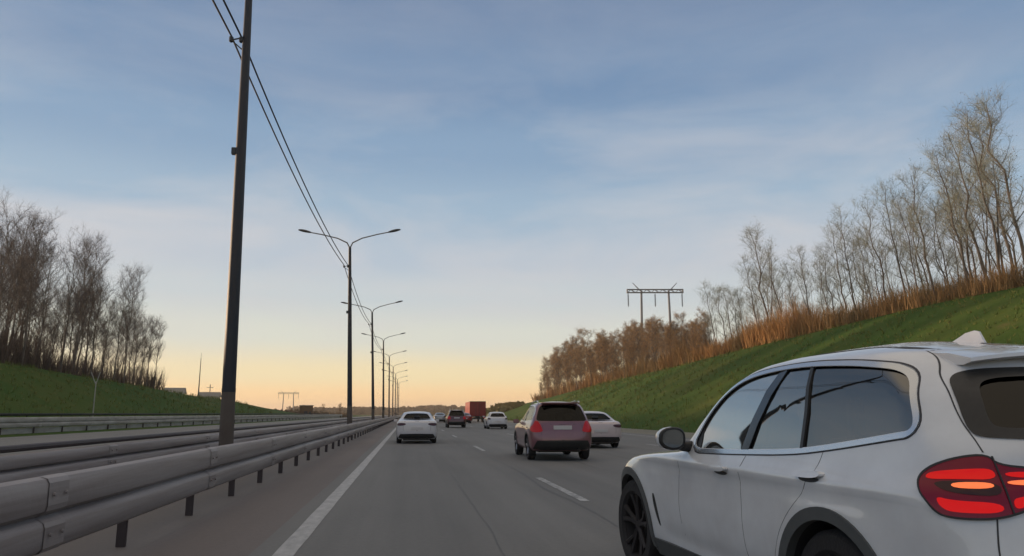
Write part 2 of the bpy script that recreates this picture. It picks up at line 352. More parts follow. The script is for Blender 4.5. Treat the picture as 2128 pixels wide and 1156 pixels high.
# ------------------------------------------------------------------ guardrails
WP = [(0,0),(.045,.02),(.072,.08),(.074,.34),(.060,.40),(.015,.455),(.002,.475),(.015,.495),(.066,.55),(.078,.62),(.074,.91),(.055,.97),(0,1.0)]   # (out, height fraction)
def guardrail(label, X, face, z0, z1, y0, y1, pitch, ypost, mbeam, top=None, postd=.8, cat='guardrail', postx=.16):
    t = thing('guardrail', label, cat, (X, 0, 0))
    b = MB(); ys_ = []; y = y0
    while y < y1: ys_.append(y); y += 2.2 if y < 120 else 12
    for y in ys_:
        dz = .012*noise.noise(Vector((X, y*.21, 0))); dx = .015*noise.noise(Vector((X, y*.17, 4)))
        for (o, h) in WP: b.v.append((face*(o+.06)+dx, y, z0+(z1-z0)*h+dz))
        for (o, h) in WP[::-1]: b.v.append((face*(o+.056)+dx, y, z0+(z1-z0)*h+dz))
    n = 2*len(WP)
    for i in range(len(ys_)-1):
        for k in range(n):
            b.f.append((i*n+k, i*n+(k+1)%n, (i+1)*n+(k+1)%n, (i+1)*n+k)); b.m.append(0)
    b.build('beam', mbeam, t)
    jm = None
    for k in range(40):
        yj = ypost+.35+k*pitch*2
        if jm is None:
            q = MB()
            for yy in (0, .34):
                for (o, h) in WP: q.v.append((face*(o+.066), yy, z0-.003+(z1-z0+.006)*h))
            m_ = len(WP); q.f = [(i, i+1, m_+i+1, m_+i) for i in range(m_-1)]; q.m = [0]*len(q.f)
            for yy in (.07, .27):
                for h in (.24, .76): q.lathe([(0,.016),(.012,.014),(.016,.001)], 8, 'x', (face*.150, yy, z0+(z1-z0)*h))
            j = q.build('joint_plate', mbeam, t, smooth=False); jm = j.data
        else: j = bpy.data.objects.new('joint_plate', jm); col.objects.link(j); j.parent = t
        j.location = (.015*noise.noise(Vector((X, yj*.17, 4))), yj, .012*noise.noise(Vector((X, yj*.21, 0))))
    if top:
        b = MB(); b.tube([(0, y, top) for y in (y0, 30, 80, 200, y1)], .045, 8); b.build('top_rail', M['dark_steel'], t)
    pm = None; y = ypost; k = 0; rest = MB()
    while y < y1:
        if k < 100:
            if pm is None:
                q = MB(); q.box(-.045, .045, -.022, .022, 0, z1-.05); q.box(face*.0452, face*.054, -.045, .045, z0+.08, z1-.08); p0 = q.build('post', M['dark_steel'], t, smooth=False, bevel=.006); pm = p0.data; p0.location = (0, y, 0)
            else:
                p = bpy.data.objects.new('post', pm); col.objects.link(p); p.parent = t; p.location = (0, y, 0)
        else: rest.box(-.045, .045, y-.03, y+.03, 0, z1-.05)
        y += pitch; k += 1
    if rest.v: tag(rest.build('distant_posts', M['dark_steel'], t, smooth=False), kind='stuff')
    return t
guardrail('near grey steel guardrail on dark posts beside the left lane edge line', -2.80, 1, .27, .835, -8, 330, 2.35, 1.15, M['steel'])
guardrail('second guardrail in the median behind the near one, with a dark top rail', -5.0, 1, .42, .80, -8, 330, 3.0, 1.0, M['steel'], top=.86)
guardrail('pale far guardrail across the opposite road, under a thin black handrail', -23.6, 1, .46, 1.08, 10, 330, 4.0, 12, M['pale_rail'])
ft = thing('concrete_kerb', 'low pale concrete kerb under the far guardrail at the foot of the left bank', 'kerb', (-23.75, 0, 0))
b = MB()
for k in range(80): b.box(-.18, .10, 8+4*k, 11.97+4*k, 0, .40+.01*(k % 3))
b.build('kerb_blocks', M['pale_rail'], ft, smooth=False, bevel=.02)
ft = thing('handrail_fence', 'thin black rail running level along the foot of the left grass bank', 'fence', (-24.6, 0, 0))
b = MB(); b.tube([(0, y, 1.25) for y in (8, 60, 120, 240)], .09, 6); b.build('rail', M['curb'], ft)
pm = None
for k in range(48):
    if pm is None:
        q = MB(); q.tube([(0,0,-.1),(0,0,1.24)], .03, 6); p = q.build('post', M['curb'], ft); pm = p.data
    else: p = bpy.data.objects.new('post', pm); col.objects.link(p); p.parent = ft
    p.location = (0, 9+k*4.9, 0)

# ------------------------------------------------------------------ street lamps and their cables
PX = -3.45; LH = 10.9
def lamp_parts(root):
    b = MB(); b.tube([(0,0,1.75),(0,0,4.5),(0,0,8),(0,0,LH)], [.138,.126,.106,.080], 14); b.lathe([(1.75,.145),(1.83,.145)], 14, 'z'); pole = b.build('pole', M['pole_dark'], root)
    b = MB(); b.tube([(0,0,0),(0,0,1.75)], [.150,.140], 14); b.lathe([(0,.2),(.06,.2),(.07,.14)], 14, 'z'); b.build('base_sleeve', M['pole_base'], root)
    for s in (-1, 1):
        b = MB(); b.tube([(0,0,LH-.05),(s*.16,0,LH+.28),(s*.7,0,LH+.55),(s*1.6,0,LH+.78),(s*2.3,0,LH+.92)], [.04,.04,.036,.034,.032], 8); b.build('arm', M['arm_metal'], root)
        b = MB(); h = [(0,.05,.05),(.1,.09,.075),(.3,.15,.10),(.5,.15,.095),(.68,.09,.06),(.74,.02,.02)]
        vs_ = []
        for (d, wy, hz) in h:
            for j in range(12):
                a = 2*math.pi*j/12; zz = math.sin(a)*hz*(1 if math.sin(a) > 0 else .55)
                vs_.append((s*(2.22+d), math.cos(a)*wy, LH+.90+d*.22+zz))
        fs = [(i*12+j, i*12+(j+1)%12, (i+1)*12+(j+1)%12, (i+1)*12+j) for i in range(5) for j in range(12)]+[tuple(range(12)), tuple(60+j for j in range(12))]
        b.add(vs_, fs); b.build('lamp_head', M['lamp_metal'], root)
    b = MB(); b.tube([(0,0,9.85),(-.34,0,9.75)], .02, 6); b.tube([(0,0,9.45),(-.34,0,9.75)], .015, 6); b.lathe([(9.70,.03),(9.72,.05),(9.82,.05),(9.84,.03)], 8, 'z', (-.34,0,0)); b.lathe([(9.70,.03),(9.72,.05),(9.82,.05),(9.84,.03)], 8, 'z', (-.12,0,0)); b.build('cable_bracket', M['lamp_metal'], root)
    b = MB(); b.box(-.20,-.10,-.05,.05,7.0,7.16); b.build('junction_box', M['lamp_metal'], root, smooth=False, bevel=.01)
def copy_tree(o, parent=None):
    c = o.copy(); col.objects.link(c)
    if parent: c.parent = parent
    for ch in list(o.children): copy_tree(ch, c)
    return c
depths = [16.6, 43.6, 72.5, 101.5, 130.5, 160, 189, 218, 248]
ords = ['tall dark lamp post nearest the camera, cut off by the top of the photo', 'second double-arm lamp post, both lamp heads clear against the sky', 'third double-arm lamp post, just right of the tall second one',
        'fourth lamp post along the median', 'fifth lamp post along the median', 'sixth lamp post, first of the closely bunched far ones', 'seventh lamp post in the far bunch', 'eighth lamp post in the far bunch', 'last and smallest lamp post, beside the white sedan roof']
lp = thing('street_lamp', ords[0], 'street lamp', (PX, depths[0], 0), 0, 'street lamps along the median'); lamp_parts(lp)
lps = [lp]
for i, d in enumerate(depths[1:], 1):
    o = copy_tree(lp); o.location = (PX, d, 0); o['label'] = ords[i]; lps.append(o)
PXS = [-3.76,-3.27,-3.30,-3.33,-3.36,-3.38,-3.40,-3.40,-3.40]; LEAN = [-.9,-2.1,-2.4,-1.6,-1.2,-.8,-.6,-.5,-.5]
for o, x_, l_ in zip(lps, PXS, LEAN): o.location.x = x_; o.rotation_euler = (0, R_(l_), 0)
for kx, lab in ((-.34, 'outer of the two thin overhead cables strung along the lamp posts'), (-.12, 'inner of the two thin overhead cables strung along the lamp posts')):
    b = MB(); sup = [(-14, PX)]+[(d, PXS[i]+9.8*math.sin(R_(LEAN[i]))) for i, d in enumerate(depths)]
    pts = []
    for (ya, xa), (yb, xb) in zip(sup, sup[1:]):
        for k in range(14):
            t = k/14; pts.append((xa+(xb-xa)*t+kx, ya+(yb-ya)*t, 9.84-.55*4*t*(1-t)*((yb-ya)/30)**2))
    b.tube(pts, .022, 5); tag(b.build('overhead_cable', M['wire']), lab, 'cable')

# ------------------------------------------------------------------ power pylons
def pylon(label, x, y, z0, H, W, rz):
    t = thing('power_pylon', label, 'pylon', (x, y, z0), rz)
    for s in (-1, 1):
        b = MB(); b.tube([(s*W*.27,0,0),(s*W*.245,0,H)], [.42,.26], 8); b.build('leg', M['conc'], t)
        b = MB(); b.tube([(s*W*.27,0,H),(s*W*.40,0,H+2.0)], [.16,.08], 6); b.build('peak', M['conc'], t)
    b = MB(); n = 14
    for zz in (H+.25, H-.55):
        b.tube([(-W/2,-.35,zz),(W/2,-.35,zz)], .12, 5); b.tube([(-W/2,.35,zz),(W/2,.35,zz)], .12, 5)
    for k in range(n):
        xa, xb = -W/2+W*k/n, -W/2+W*(k+1)/n; z_ = (H+.25, H-.55) if k % 2 else (H-.55, H+.25)
        for q in (-.35, .35): b.tube([(xa,q,z_[0]),(xb,q,z_[1])], .07, 4)
    for xx in (-W/2, W/2): b.box(xx-.12, xx+.12, -.45, .45, H-.7, H+.35)
    b.build('crossarm', M['conc'], t)
    for s in (-.485, 0, .485):
        b = MB(); b.tube([(s*W,0,H-.6),(s*W,0,H-4.2)], .07, 5)
        for k in range(14): b.lathe([(H-1-.22*k,.08),(H-1.08-.22*k,.26),(H-1.13-.22*k,.08)], 8, 'z', (s*W,0,0))
        b.build('insulator', M['insul'], t)
    return t
p = at_y(1361, 604, 182); pylon('two-legged power pylon standing above the woods on the right bank', p.x, p.y, p.z-22.5, 22.5, 14.2, R_(-8))
p = at_y(600, 817, 560); pylon('small faint power pylon on the horizon left of the lamp posts', p.x, p.y, .2, p.z-.2, 14.0, R_(4))

#@@VEG
#@@CARS
# ------------------------------------------------------------------ trees
def gen_tree(seed, style):
    """16 m tall tree at the origin: (trunk, crown) mesh builders"""
    r = random.Random(seed); H = 16.0; T = MB(); K = MB()
    dens = {'left': .72, 'right': .62, 'ochre': .9}[style]
    c0 = {'left': .38, 'right': .30, 'ochre': .30}[style]
    spread = {'left': 2.9, 'right': 2.5, 'ochre': 2.5}[style]*r.uniform(.85, 1.15)
    r0 = {'left': .135, 'right': .115, 'ochre': .13}[style]*r.uniform(.75,1.25)
    wob = [Vector((r.gauss(0,.055)*i**.8, r.gauss(0,.055)*i**.8, 0)) for i in range(9)]
    tp = [Vector((0,0,-.6))]+[Vector((0,0,H*i/8))+wob[i] for i in range(1, 9)]
    def tr(h):
        k = min(7, int(h*8)); f = h*8-k; return tp[k].lerp(tp[k+1], f)
    T.tube(tp, [r0*(1-.93*(i/8))+.015 for i in range(9)], 7)
    if style != 'ochre' and r.random() < .5:      # a second stem forking low down
        q = [tr(.12)]; d = Vector((r.uniform(-1,1), r.uniform(-1,1), 5)).normalized()
        for i in range(5): q.append(q[-1]+d*H*.14); d = (d+Vector((r.gauss(0,.05), r.gauss(0,.05), .15))).normalized()
        T.tube(q, [r0*.6*(1-i/6.5) for i in range(6)], 6)
    nl = int({'left': 34, 'right': 26, 'ochre': 32}[style])
    az = r.uniform(0, 6)
    def twig(p, d, ln, wd):
        s = d.cross(Vector((r.uniform(-1,1), r.uniform(-1,1), r.uniform(-.5,.5)))).normalized()*wd
        m = p+d*ln*.5+Vector((r.gauss(0,.04), r.gauss(0,.04), r.gauss(0,.04)))*ln; e = p+d*ln+Vector((0,0,.08*ln))
        K.add([p-s, p+s, m+s*.7, m-s*.7, e], [(0,1,2,3),(3,2,4)])
        return m, e
    for i in range(nl):
        h = c0+(.97-c0)*(i+r.random())/nl
        if r.random() < .12: continue
        az += 2.4+r.gauss(0,.3); p = tr(h)
        rel = (h-c0)/(1-c0)
        ln = spread*(.40+.80*math.sin((rel*.66+.24)*math.pi)**.8)*r.uniform(.55,1.25)
        upv = r.uniform(.7, 1.7)
        d = Vector((math.cos(az), math.sin(az), upv)).normalized()
        q = [p.copy()]
        for k in range(5):
            q.append(q[-1]+d*ln/5); d = (d+Vector((r.gauss(0,.10), r.gauss(0,.10), .10+r.gauss(0,.08)))).normalized()
        rr = (.040*(1-rel)+.016)*(1 if style != 'right' else .8)
        T.tube(q, [rr*(1-k/6) for k in range(6)], 4, cap=False)
        ns = int((7 if style != 'right' else 6)*r.uniform(.7,1.3))
        for s_ in range(ns):
            f = .25+.75*(s_+r.random())/ns; k = min(4, int(f*5)); b = q[k].lerp(q[k+1], f*5-k)
            dd = Vector((r.gauss(0,1), r.gauss(0,1), r.uniform(.1,1.6))).normalized(); dd = (dd+d*.6).normalized()
            l2 = ln*.42*r.uniform(.5,1.1); e = b+dd*l2; mid = b.lerp(e,.5)+Vector((r.gauss(0,.06), r.gauss(0,.06), r.gauss(0,.06)))
            K.tube([b, mid, e], [rr*.35+.006, rr*.26+.005, .006], 3, cap=False)
            for t_ in range(int(12*dens*r.uniform(.7,1.4))):
                f2 = r.random(); b2 = b.lerp(e, f2); d2 = (dd*.7+Vector((r.gauss(0,.7), r.gauss(0,.7), r.gauss(.35,.5)))).normalized()
                m, e2 = twig(b2, d2, r.uniform(.45,1.35) if style != 'ochre' else r.uniform(.35,.95), .0075 if style != 'ochre' else .011)
                for _ in range(2):
                    twig(b2.lerp(e2, r.uniform(.3,.9)), (d2+Vector((r.gauss(0,.6), r.gauss(0,.6), r.gauss(.2,.4)))).normalized(), r.uniform(.3,.75), .006)
                if style == 'ochre' or (style == 'right' and r.random() < .16):
                    for _ in range(3 if style == 'ochre' else 2):
                        c = e2+Vector((r.gauss(0,.12), r.gauss(0,.12), r.gauss(0,.12))); s1 = r.uniform(.05,.10) if style == 'ochre' else r.uniform(.035,.075)
                        a = Vector((r.gauss(0,1), r.gauss(0,1), r.gauss(0,1))).normalized(); bb = a.cross(Vector((r.gauss(0,1), r.gauss(0,1), r.gauss(0,1)))).normalized()
                        K.add([c-a*s1, c+bb*s1*.6, c+a*s1, c-bb*s1*.6], [(0,1,2,3)], 1)
    return T, K
TREES = {}
def tree_mesh(style, k):
    if (style, k) not in TREES:
        T, K = gen_tree({'left': 100, 'right': 200, 'ochre': 300}[style]+k, style)
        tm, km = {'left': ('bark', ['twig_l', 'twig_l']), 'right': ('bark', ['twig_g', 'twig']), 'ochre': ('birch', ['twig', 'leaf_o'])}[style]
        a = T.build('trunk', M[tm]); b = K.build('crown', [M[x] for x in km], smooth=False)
        TREES[(style, k)] = (a.data, b.data); bpy.data.objects.remove(a); bpy.data.objects.remove(b)
    return TREES[(style, k)]
tr_ = random.Random(11)
def plant(name, label, px, topy, X, style, group, lean=0, refy=700, fat=1.0, minh=5):
    k = tr_.randrange(6 if style != 'ochre' else 5); tm, cm = tree_mesh(style, k)
    p = at_x(px, refy, X); y = p.y; z = gz(X, y); H = max(minh, (at_y(px, topy, y).z-z)*{'left': .89, 'right': .93, 'ochre': .96}[style])
    t = thing(name, label, 'tree', (X, y, z-.05), tr_.uniform(0, 6.28), group)
    s = H/16; t.scale = (s*fat, s*fat, s)
    t.rotation_mode = 'ZYX'; t.rotation_euler = (0, 0, t.rotation_euler[2])
    t.matrix_basis = Matrix.Translation(t.location) @ Matrix.Rotation(R_(-lean), 4, 'Y') @ Matrix.Rotation(tr_.uniform(0, 6.28), 4, 'Z') @ Matrix.Diagonal((s*fat*1.06, s*fat*1.06, s, 1))
    for nm, me in (('trunk', tm), ('crown', cm)):
        o = bpy.data.objects.new(nm, me); col.objects.link(o); o.parent = t
    return t
# right bank: the open row of bare trees on the crest, from the right edge of the picture towards the left
RT_ = [(2150,190,39,'bare tree on the right bank, cut by the right edge of the photo'),
 (2122,240,40,'bare slender tree on the right bank crest, last whole one before the right edge'),
 (2094,215,38.6,'tallest bare tree on the right bank crest, above the shark fin of the white car'),
 (2061,262,40.5,'bare tree on the right bank, left of the tallest one and slightly lower'),
 (2019,300,38.4,'bare tree on the right bank with the thickest dark trunk, leaning left'),
 (2034,340,41,'thin bare tree just behind the thickest trunked tree on the right bank'),
 (1950,345,38.8,'bare leaning tree on the right bank, first one left of the thickest trunk'),
 (1985,400,43,'thin bare tree in the gap between the thick trunk and the leaning one'),
 (1916,400,39.5,'thin straight bare tree on the right bank with open sky around its top'),
 (1893,370,42,'bare tree on the right bank with two small tufts at its very top'),
 (1850,410,39,'bushy topped bare tree standing over the orange brush of the right bank'),
 (1820,470,42,'short bare tree right of the twin trunks on the right bank'),
 (1783,432,38.6,'bare tree with dense rounded top, the tallest of the middle of the right bank'),
 (1762,470,40,'slim bare tree hugging the dense topped one on the right bank'),
 (1728,520,43,'faint thin bare tree left of the dense topped one on the right bank'),
 (1690,505,39,'dark stemmed bare tree in the middle of the right bank'),
 (1660,540,42,'thin low bare tree left of the dark stemmed one'),
 (1630,500,44,'pale feathery bare tree rising behind the lower ones on the right bank'),
 (1602,462,39.5,'bare tree with lone high tuft at the left end of the open row'),
 (1577,530,39,'dark trunked bare tree that starts the open row on the left'),
 (1548,600,43,'low feathery bare tree at the foot of the open row'),
 (1522,590,41,'small rounded greenish bare tree right of the power pylon'),
 (1488,585,40,'narrow small bare tree nearest the power pylon')]
for px, ty, X, lab in RT_: plant('bare_tree', lab, px, ty, X, 'right', 'bare trees in a row on the right bank', lean=7, refy=650, fat=1.05)
for i in range(26):
    px = 1480+26*i+tr_.uniform(-10,10); top = interp([(1480,610),(1580,560),(1700,530),(1850,470),(2000,390),(2130,300)], px)+tr_.uniform(-15,50)
    plant('bare_tree', 'thin bare tree in the second row behind the right bank crest', px, top, tr_.uniform(45,58), 'right', 'thin bare trees behind the right bank crest', lean=6, refy=650)
# right bank: the ochre wood that ends the row
for i in range(62):
    px = 1128+5.6*i+tr_.uniform(-5,5); lay = i % 3; X = [38.8, 43, 50][lay]+tr_.uniform(-.5,2.5)
    top = interp([(1120,790),(1130,760),(1150,738),(1180,704),(1230,698),(1290,690),(1330,674),(1400,672),(1480,650)], px)+tr_.uniform(-8,34)
    plant('birch_tree', ['pale stemmed ochre tree in the front row of the far wood on the right bank', 'ochre tree in the middle of the far wood on the right bank', 'ochre tree at the back of the far wood on the right bank'][lay],
          px, top, X, 'ochre', ['front row trees of the ochre wood', 'middle trees of the ochre wood', 'back trees of the ochre wood'][lay], lean=2, refy=800, fat=1.12)
# left bank
LT_ = [(-25,420,-40,'tall dense bare tree half cut by the left edge of the photo'),
 (12,425,-41,'tallest bare tree of the left wood, at the left edge'),
 (42,432,-39,'tall full crowned bare tree second from the left edge'),
 (72,500,-40,'bare tree on the falling right shoulder of the leftmost clump'),
 (98,600,-39,'low bare tree in the dip between the two tall clumps on the left bank'),
 (125,500,-39,'bare tree on the left side of the second tall clump'),
 (150,476,-40,'tallest bare tree of the second clump on the left bank'),
 (172,492,-41,'bare tree on the right side of the second tall clump'),
 (188,560,-38.8,'bare tree with wide low crown right of the second clump'),
 (212,610,-40,'low bare tree between the second clump and the lone pair'),
 (236,570,-39,'left one of the slim pair of bare trees standing apart'),
 (258,545,-38.6,'dark tall one of the slim pair of bare trees standing apart'),
 (276,640,-39.5,'short bare tree right behind the slim pair'),
 (292,650,-39,'low bare tree third from the right end of the left wood'),
 (306,655,-38.8,'low bare tree second from the right end of the left wood'),
 (322,660,-38.6,'last bare tree at the right end of the left wood, arching outward')]
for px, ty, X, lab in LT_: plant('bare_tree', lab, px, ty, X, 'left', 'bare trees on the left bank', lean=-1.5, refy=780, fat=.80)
for i in range(24):
    px = -40+14.6*i+tr_.uniform(-6,6); top = interp([(-40,470),(45,480),(75,610),(105,640),(125,560),(170,560),(195,650),(235,650),(265,620),(285,700),(330,715)], px)+tr_.uniform(0,45)
    plant('bare_tree', 'thin bare tree in the rows behind the left bank crest', px, top, tr_.uniform(-43,-58), 'left', 'thin bare trees behind the left bank crest', lean=-1.5, refy=780)
# undergrowth: dry brush nobody could count
def brush(name, m, zones, seed, wd=.02):
    r = random.Random(seed); b = MB()
    for (n, x0, x1, y0, y1, h0, h1) in zones:
        for _ in range(n):
            x = r.uniform(x0, x1); y = y0*(y1/y0)**r.random(); cl = .55+.9*max(0, min(1, .5+.9*noise.noise(Vector((x*.22, y*.10, 7)))))
            z = gz(x, y)-.1
            for k in range(13):
                a = r.uniform(0, 6.28); o = Vector((math.cos(a), math.sin(a), 0))*r.uniform(0,.5); h = r.uniform(h0, h1)*cl
                d = Vector((r.gauss(0,.22), r.gauss(0,.22), 1)); p = Vector((x, y, z))+o; w_ = wd*(.6+y/110)
                s = Vector((math.cos(a+1.5), math.sin(a+1.5), 0))*w_
                q1 = p+d*h*.5; q2 = p+d*h+Vector((r.gauss(0,.12), r.gauss(0,.12), 0))
                b.add([p-s, p+s, q1+s*.8, q1-s*.8, q2], [(0,1,2,3),(3,2,4)])
                for _k in range(3):
                    f = r.uniform(.3,.9); c = p.lerp(q2, f); e = c+Vector((r.gauss(0,.35), r.gauss(0,.35), r.uniform(.1,.6)))*h*.28
                    b.add([c-s*.6, c+s*.6, e], [(0,1,2)])
    o = b.build(name, m, smooth=False); tag(o, kind='stuff'); return o
tag(brush('undergrowth', M['brush'], [(1300,37.6,43.5,40,125,1.0,2.6),(950,38.5,45,70,240,1.4,3.8)], 3), 'orange brown leafless brush along the crest of the right bank', 'undergrowth')
tag(brush('dark_undergrowth', M['brush_d'], [(650,-50,-38.6,62,128,1.0,3.6),(600,-54,-40,60,90,3.0,7.0),(350,40,50,100,235,2.0,4.5),(500,43,50,50,130,1.6,3.2)], 4), 'dark bare thicket under the trees of both banks', 'undergrowth')
def tufts(n, seed):
    r = random.Random(seed); b = MB()
    for _ in range(n):
        if r.random() < .62: x = r.uniform(19.2, 38.5); y = 26*(150/26)**r.random()
        else: x = -r.uniform(25.0, 39); y = 40*(170/40)**r.random()
        z = gz(x, y)-.03; s = .6+y/80
        for k in range(5):
            a = r.uniform(0, 6.28); u = Vector((math.cos(a), math.sin(a), 0)); p = Vector((x, y, z))+u*r.uniform(0,.12)*s; h = r.uniform(.10,.28)*s; w_ = u.cross(Vector((0,0,1)))*.018*s
            b.add([p-w_, p+w_, p+u*h*.5+Vector((0,0,h))], [(0,1,2)])
    return tag(b.build('grass_tufts', M['tuft'], smooth=False), 'rough tufts of grass growing over both road banks', 'grass', None, 'stuff')
tufts(5000, 5)
# distant woodland and low scrub at the end of the road
def far_wood(name, label, m, x0, x1, yd, h0, h1, n, seed, sp=5):
    r = random.Random(seed); b = MB()
    for _ in range(n):
        x = r.uniform(x0, x1); y = yd+r.uniform(0, yd*.12); z = gz(x, y)-.5; h = r.uniform(h0, h1)*(.8+.5*noise.noise(Vector((x*.02, 3, seed))))
        for k in range(9):
            c = Vector((x+r.gauss(0,sp*.35), y+r.gauss(0,sp*.3), z+h*r.uniform(.1,1))); s1 = sp*.22*r.uniform(.4,1)
            a = Vector((r.gauss(0,1), r.gauss(0,.5), r.gauss(0,1))).normalized(); bb = a.cross(Vector((0,1,.3))).normalized()
            b.add([c-a*s1, c+bb*s1, c+a*s1, c-bb*s1*.8], [(0,1,2,3)])
        b.tube([(x,y,z),(x,y,z+h*.8)], [sp*.04,sp*.01], 3, cap=False)
    return tag(b.build(name, m, smooth=False), label, 'woodland', None, 'stuff')
far_wood('distant_wood', 'brownish woodland on the horizon where the road ends', M['farwood'], -110, 150, 700, 6, 10, 900, 21, 9)
far_wood('distant_scrub', 'low brown scrub along the median side near the horizon', M['farwood'], -48, -24, 265, 1.2, 2.6, 300, 22, 3)
far_wood('roadside_thicket', 'olive thicket at the low end of the right bank behind the red truck', M['hedge'], 20.5, 30, 205, 1.2, 2.8, 420, 23, 3.5)
# small things on the horizon on the left
def small_tree(label, px, topy, Y, style='left'):
    p = at_y(px, topy, Y); z = gz(p.x, Y); t = plant('bare_tree', label, px, topy, p.x, style, None, 0, 850, 1.3, 2)
    t.location = (p.x, Y, z); return t
small_tree('tiny tree on the horizon, right of the brown hut', 672, 842, 300, 'ochre')
small_tree('tiny tree on the horizon touching the left side of the second lamp post', 707, 840, 300, 'ochre')
p = at_y(637, 843, 215); h = p.z
t = thing('roadside_hut', 'small brown flat-roofed hut at the low end of the left bank', 'hut', (p.x, 215, 0), R_(5))
b = MB(); b.box(-1.75,1.75,-1.5,1.5,0,h-.15); b.build('wall', M['wall_brown'], t, False)
b = MB(); b.box(-1.9,1.9,-1.7,1.7,h-.15,h+.08); b.build('roof', M['roof_grey'], t, False, .02)
b = MB(); b.box(-.5,.4,-1.53,-1.5005,.1,2.0); b.build('door', M['dark_steel'], t, False)
b = MB(); b.box(.8,1.4,-1.53,-1.5005,1.1,1.9); b.build('window', M['black'], t, False)
p = at_y(418, 742, 170); z = gz(p.x, 170)
t = thing('mast', 'thin lone mast rising over the left bank, left of the nearest lamp post', 'mast', (p.x, 170, z-.3))
b = MB(); b.tube([(0,0,0),(0,0,p.z-z)], [.16,.06], 8); b.build('pole', M['pole_dark'], t)
b = MB(); b.tube([(0,0,p.z-z),(0,0,p.z-z+1.2)], .03, 5); b.build('tip', M['lamp_metal'], t)
def house(label, px, topy, Y, W, D, mast_h=0):
    p = at_y(px, topy, Y); z0 = gz(p.x, Y)-.5; H = p.z-z0
    t = thing('house', label, 'house', (p.x, Y, z0), R_(8))
    b = MB(); b.box(-W/2,W/2,-D/2,D/2,0,H*.8); b.build('wall', M['wall_pale'], t, False)
    b = MB(); o = .3; b.add([(-W/2-o,-D/2-o,H*.8),(W/2+o,-D/2-o,H*.8),(W/2+o,D/2+o,H*.8),(-W/2-o,D/2+o,H*.8),(-W/2-o,0,H),(W/2+o,0,H)], [(0,1,5,4),(2,3,4,5),(1,2,5),(3,0,4),(0,3,2,1)]); r_ = b.build('roof', M['roof_grey'], t, False)
    if mast_h:
        b = MB(); b.tube([(0,0,H*.9),(0,0,H+mast_h)], .14, 5); b.tube([(-1,0,H+.6*mast_h),(1,0,H+.6*mast_h)], .07, 4); b.build('antenna', M['lamp_metal'], r_)
    return t
house('faint pale house roof peeping over the left bank between the wood and the thin mast', 364, 806, 260, 6, 5)
house('faint pale house with a roof antenna peeping over the bank beside the nearest lamp post', 436, 815, 250, 6, 6, 2.4)
p = at_x(193, 862, -26.2)
t = thing('marker_post', 'thin pale post with slanted arm standing in the grass of the left bank', 'post', (-26.2, p.y, gz(-26.2, p.y)-.1))
q = at_y(193, 790, p.y).z-gz(-26.2, p.y); b = MB(); b.tube([(0,0,0),(0,0,q)], [.055,.045], 8); b.build('pole', M['pale_metal'], t)
b = MB(); b.tube([(0,0,q-.3),(-.45,0,q+.75)], .035, 6); b.tube([(0,0,q-.3),(.25,0,q+.75)], .035, 6); b.build('arm', M['pale_metal'], t)
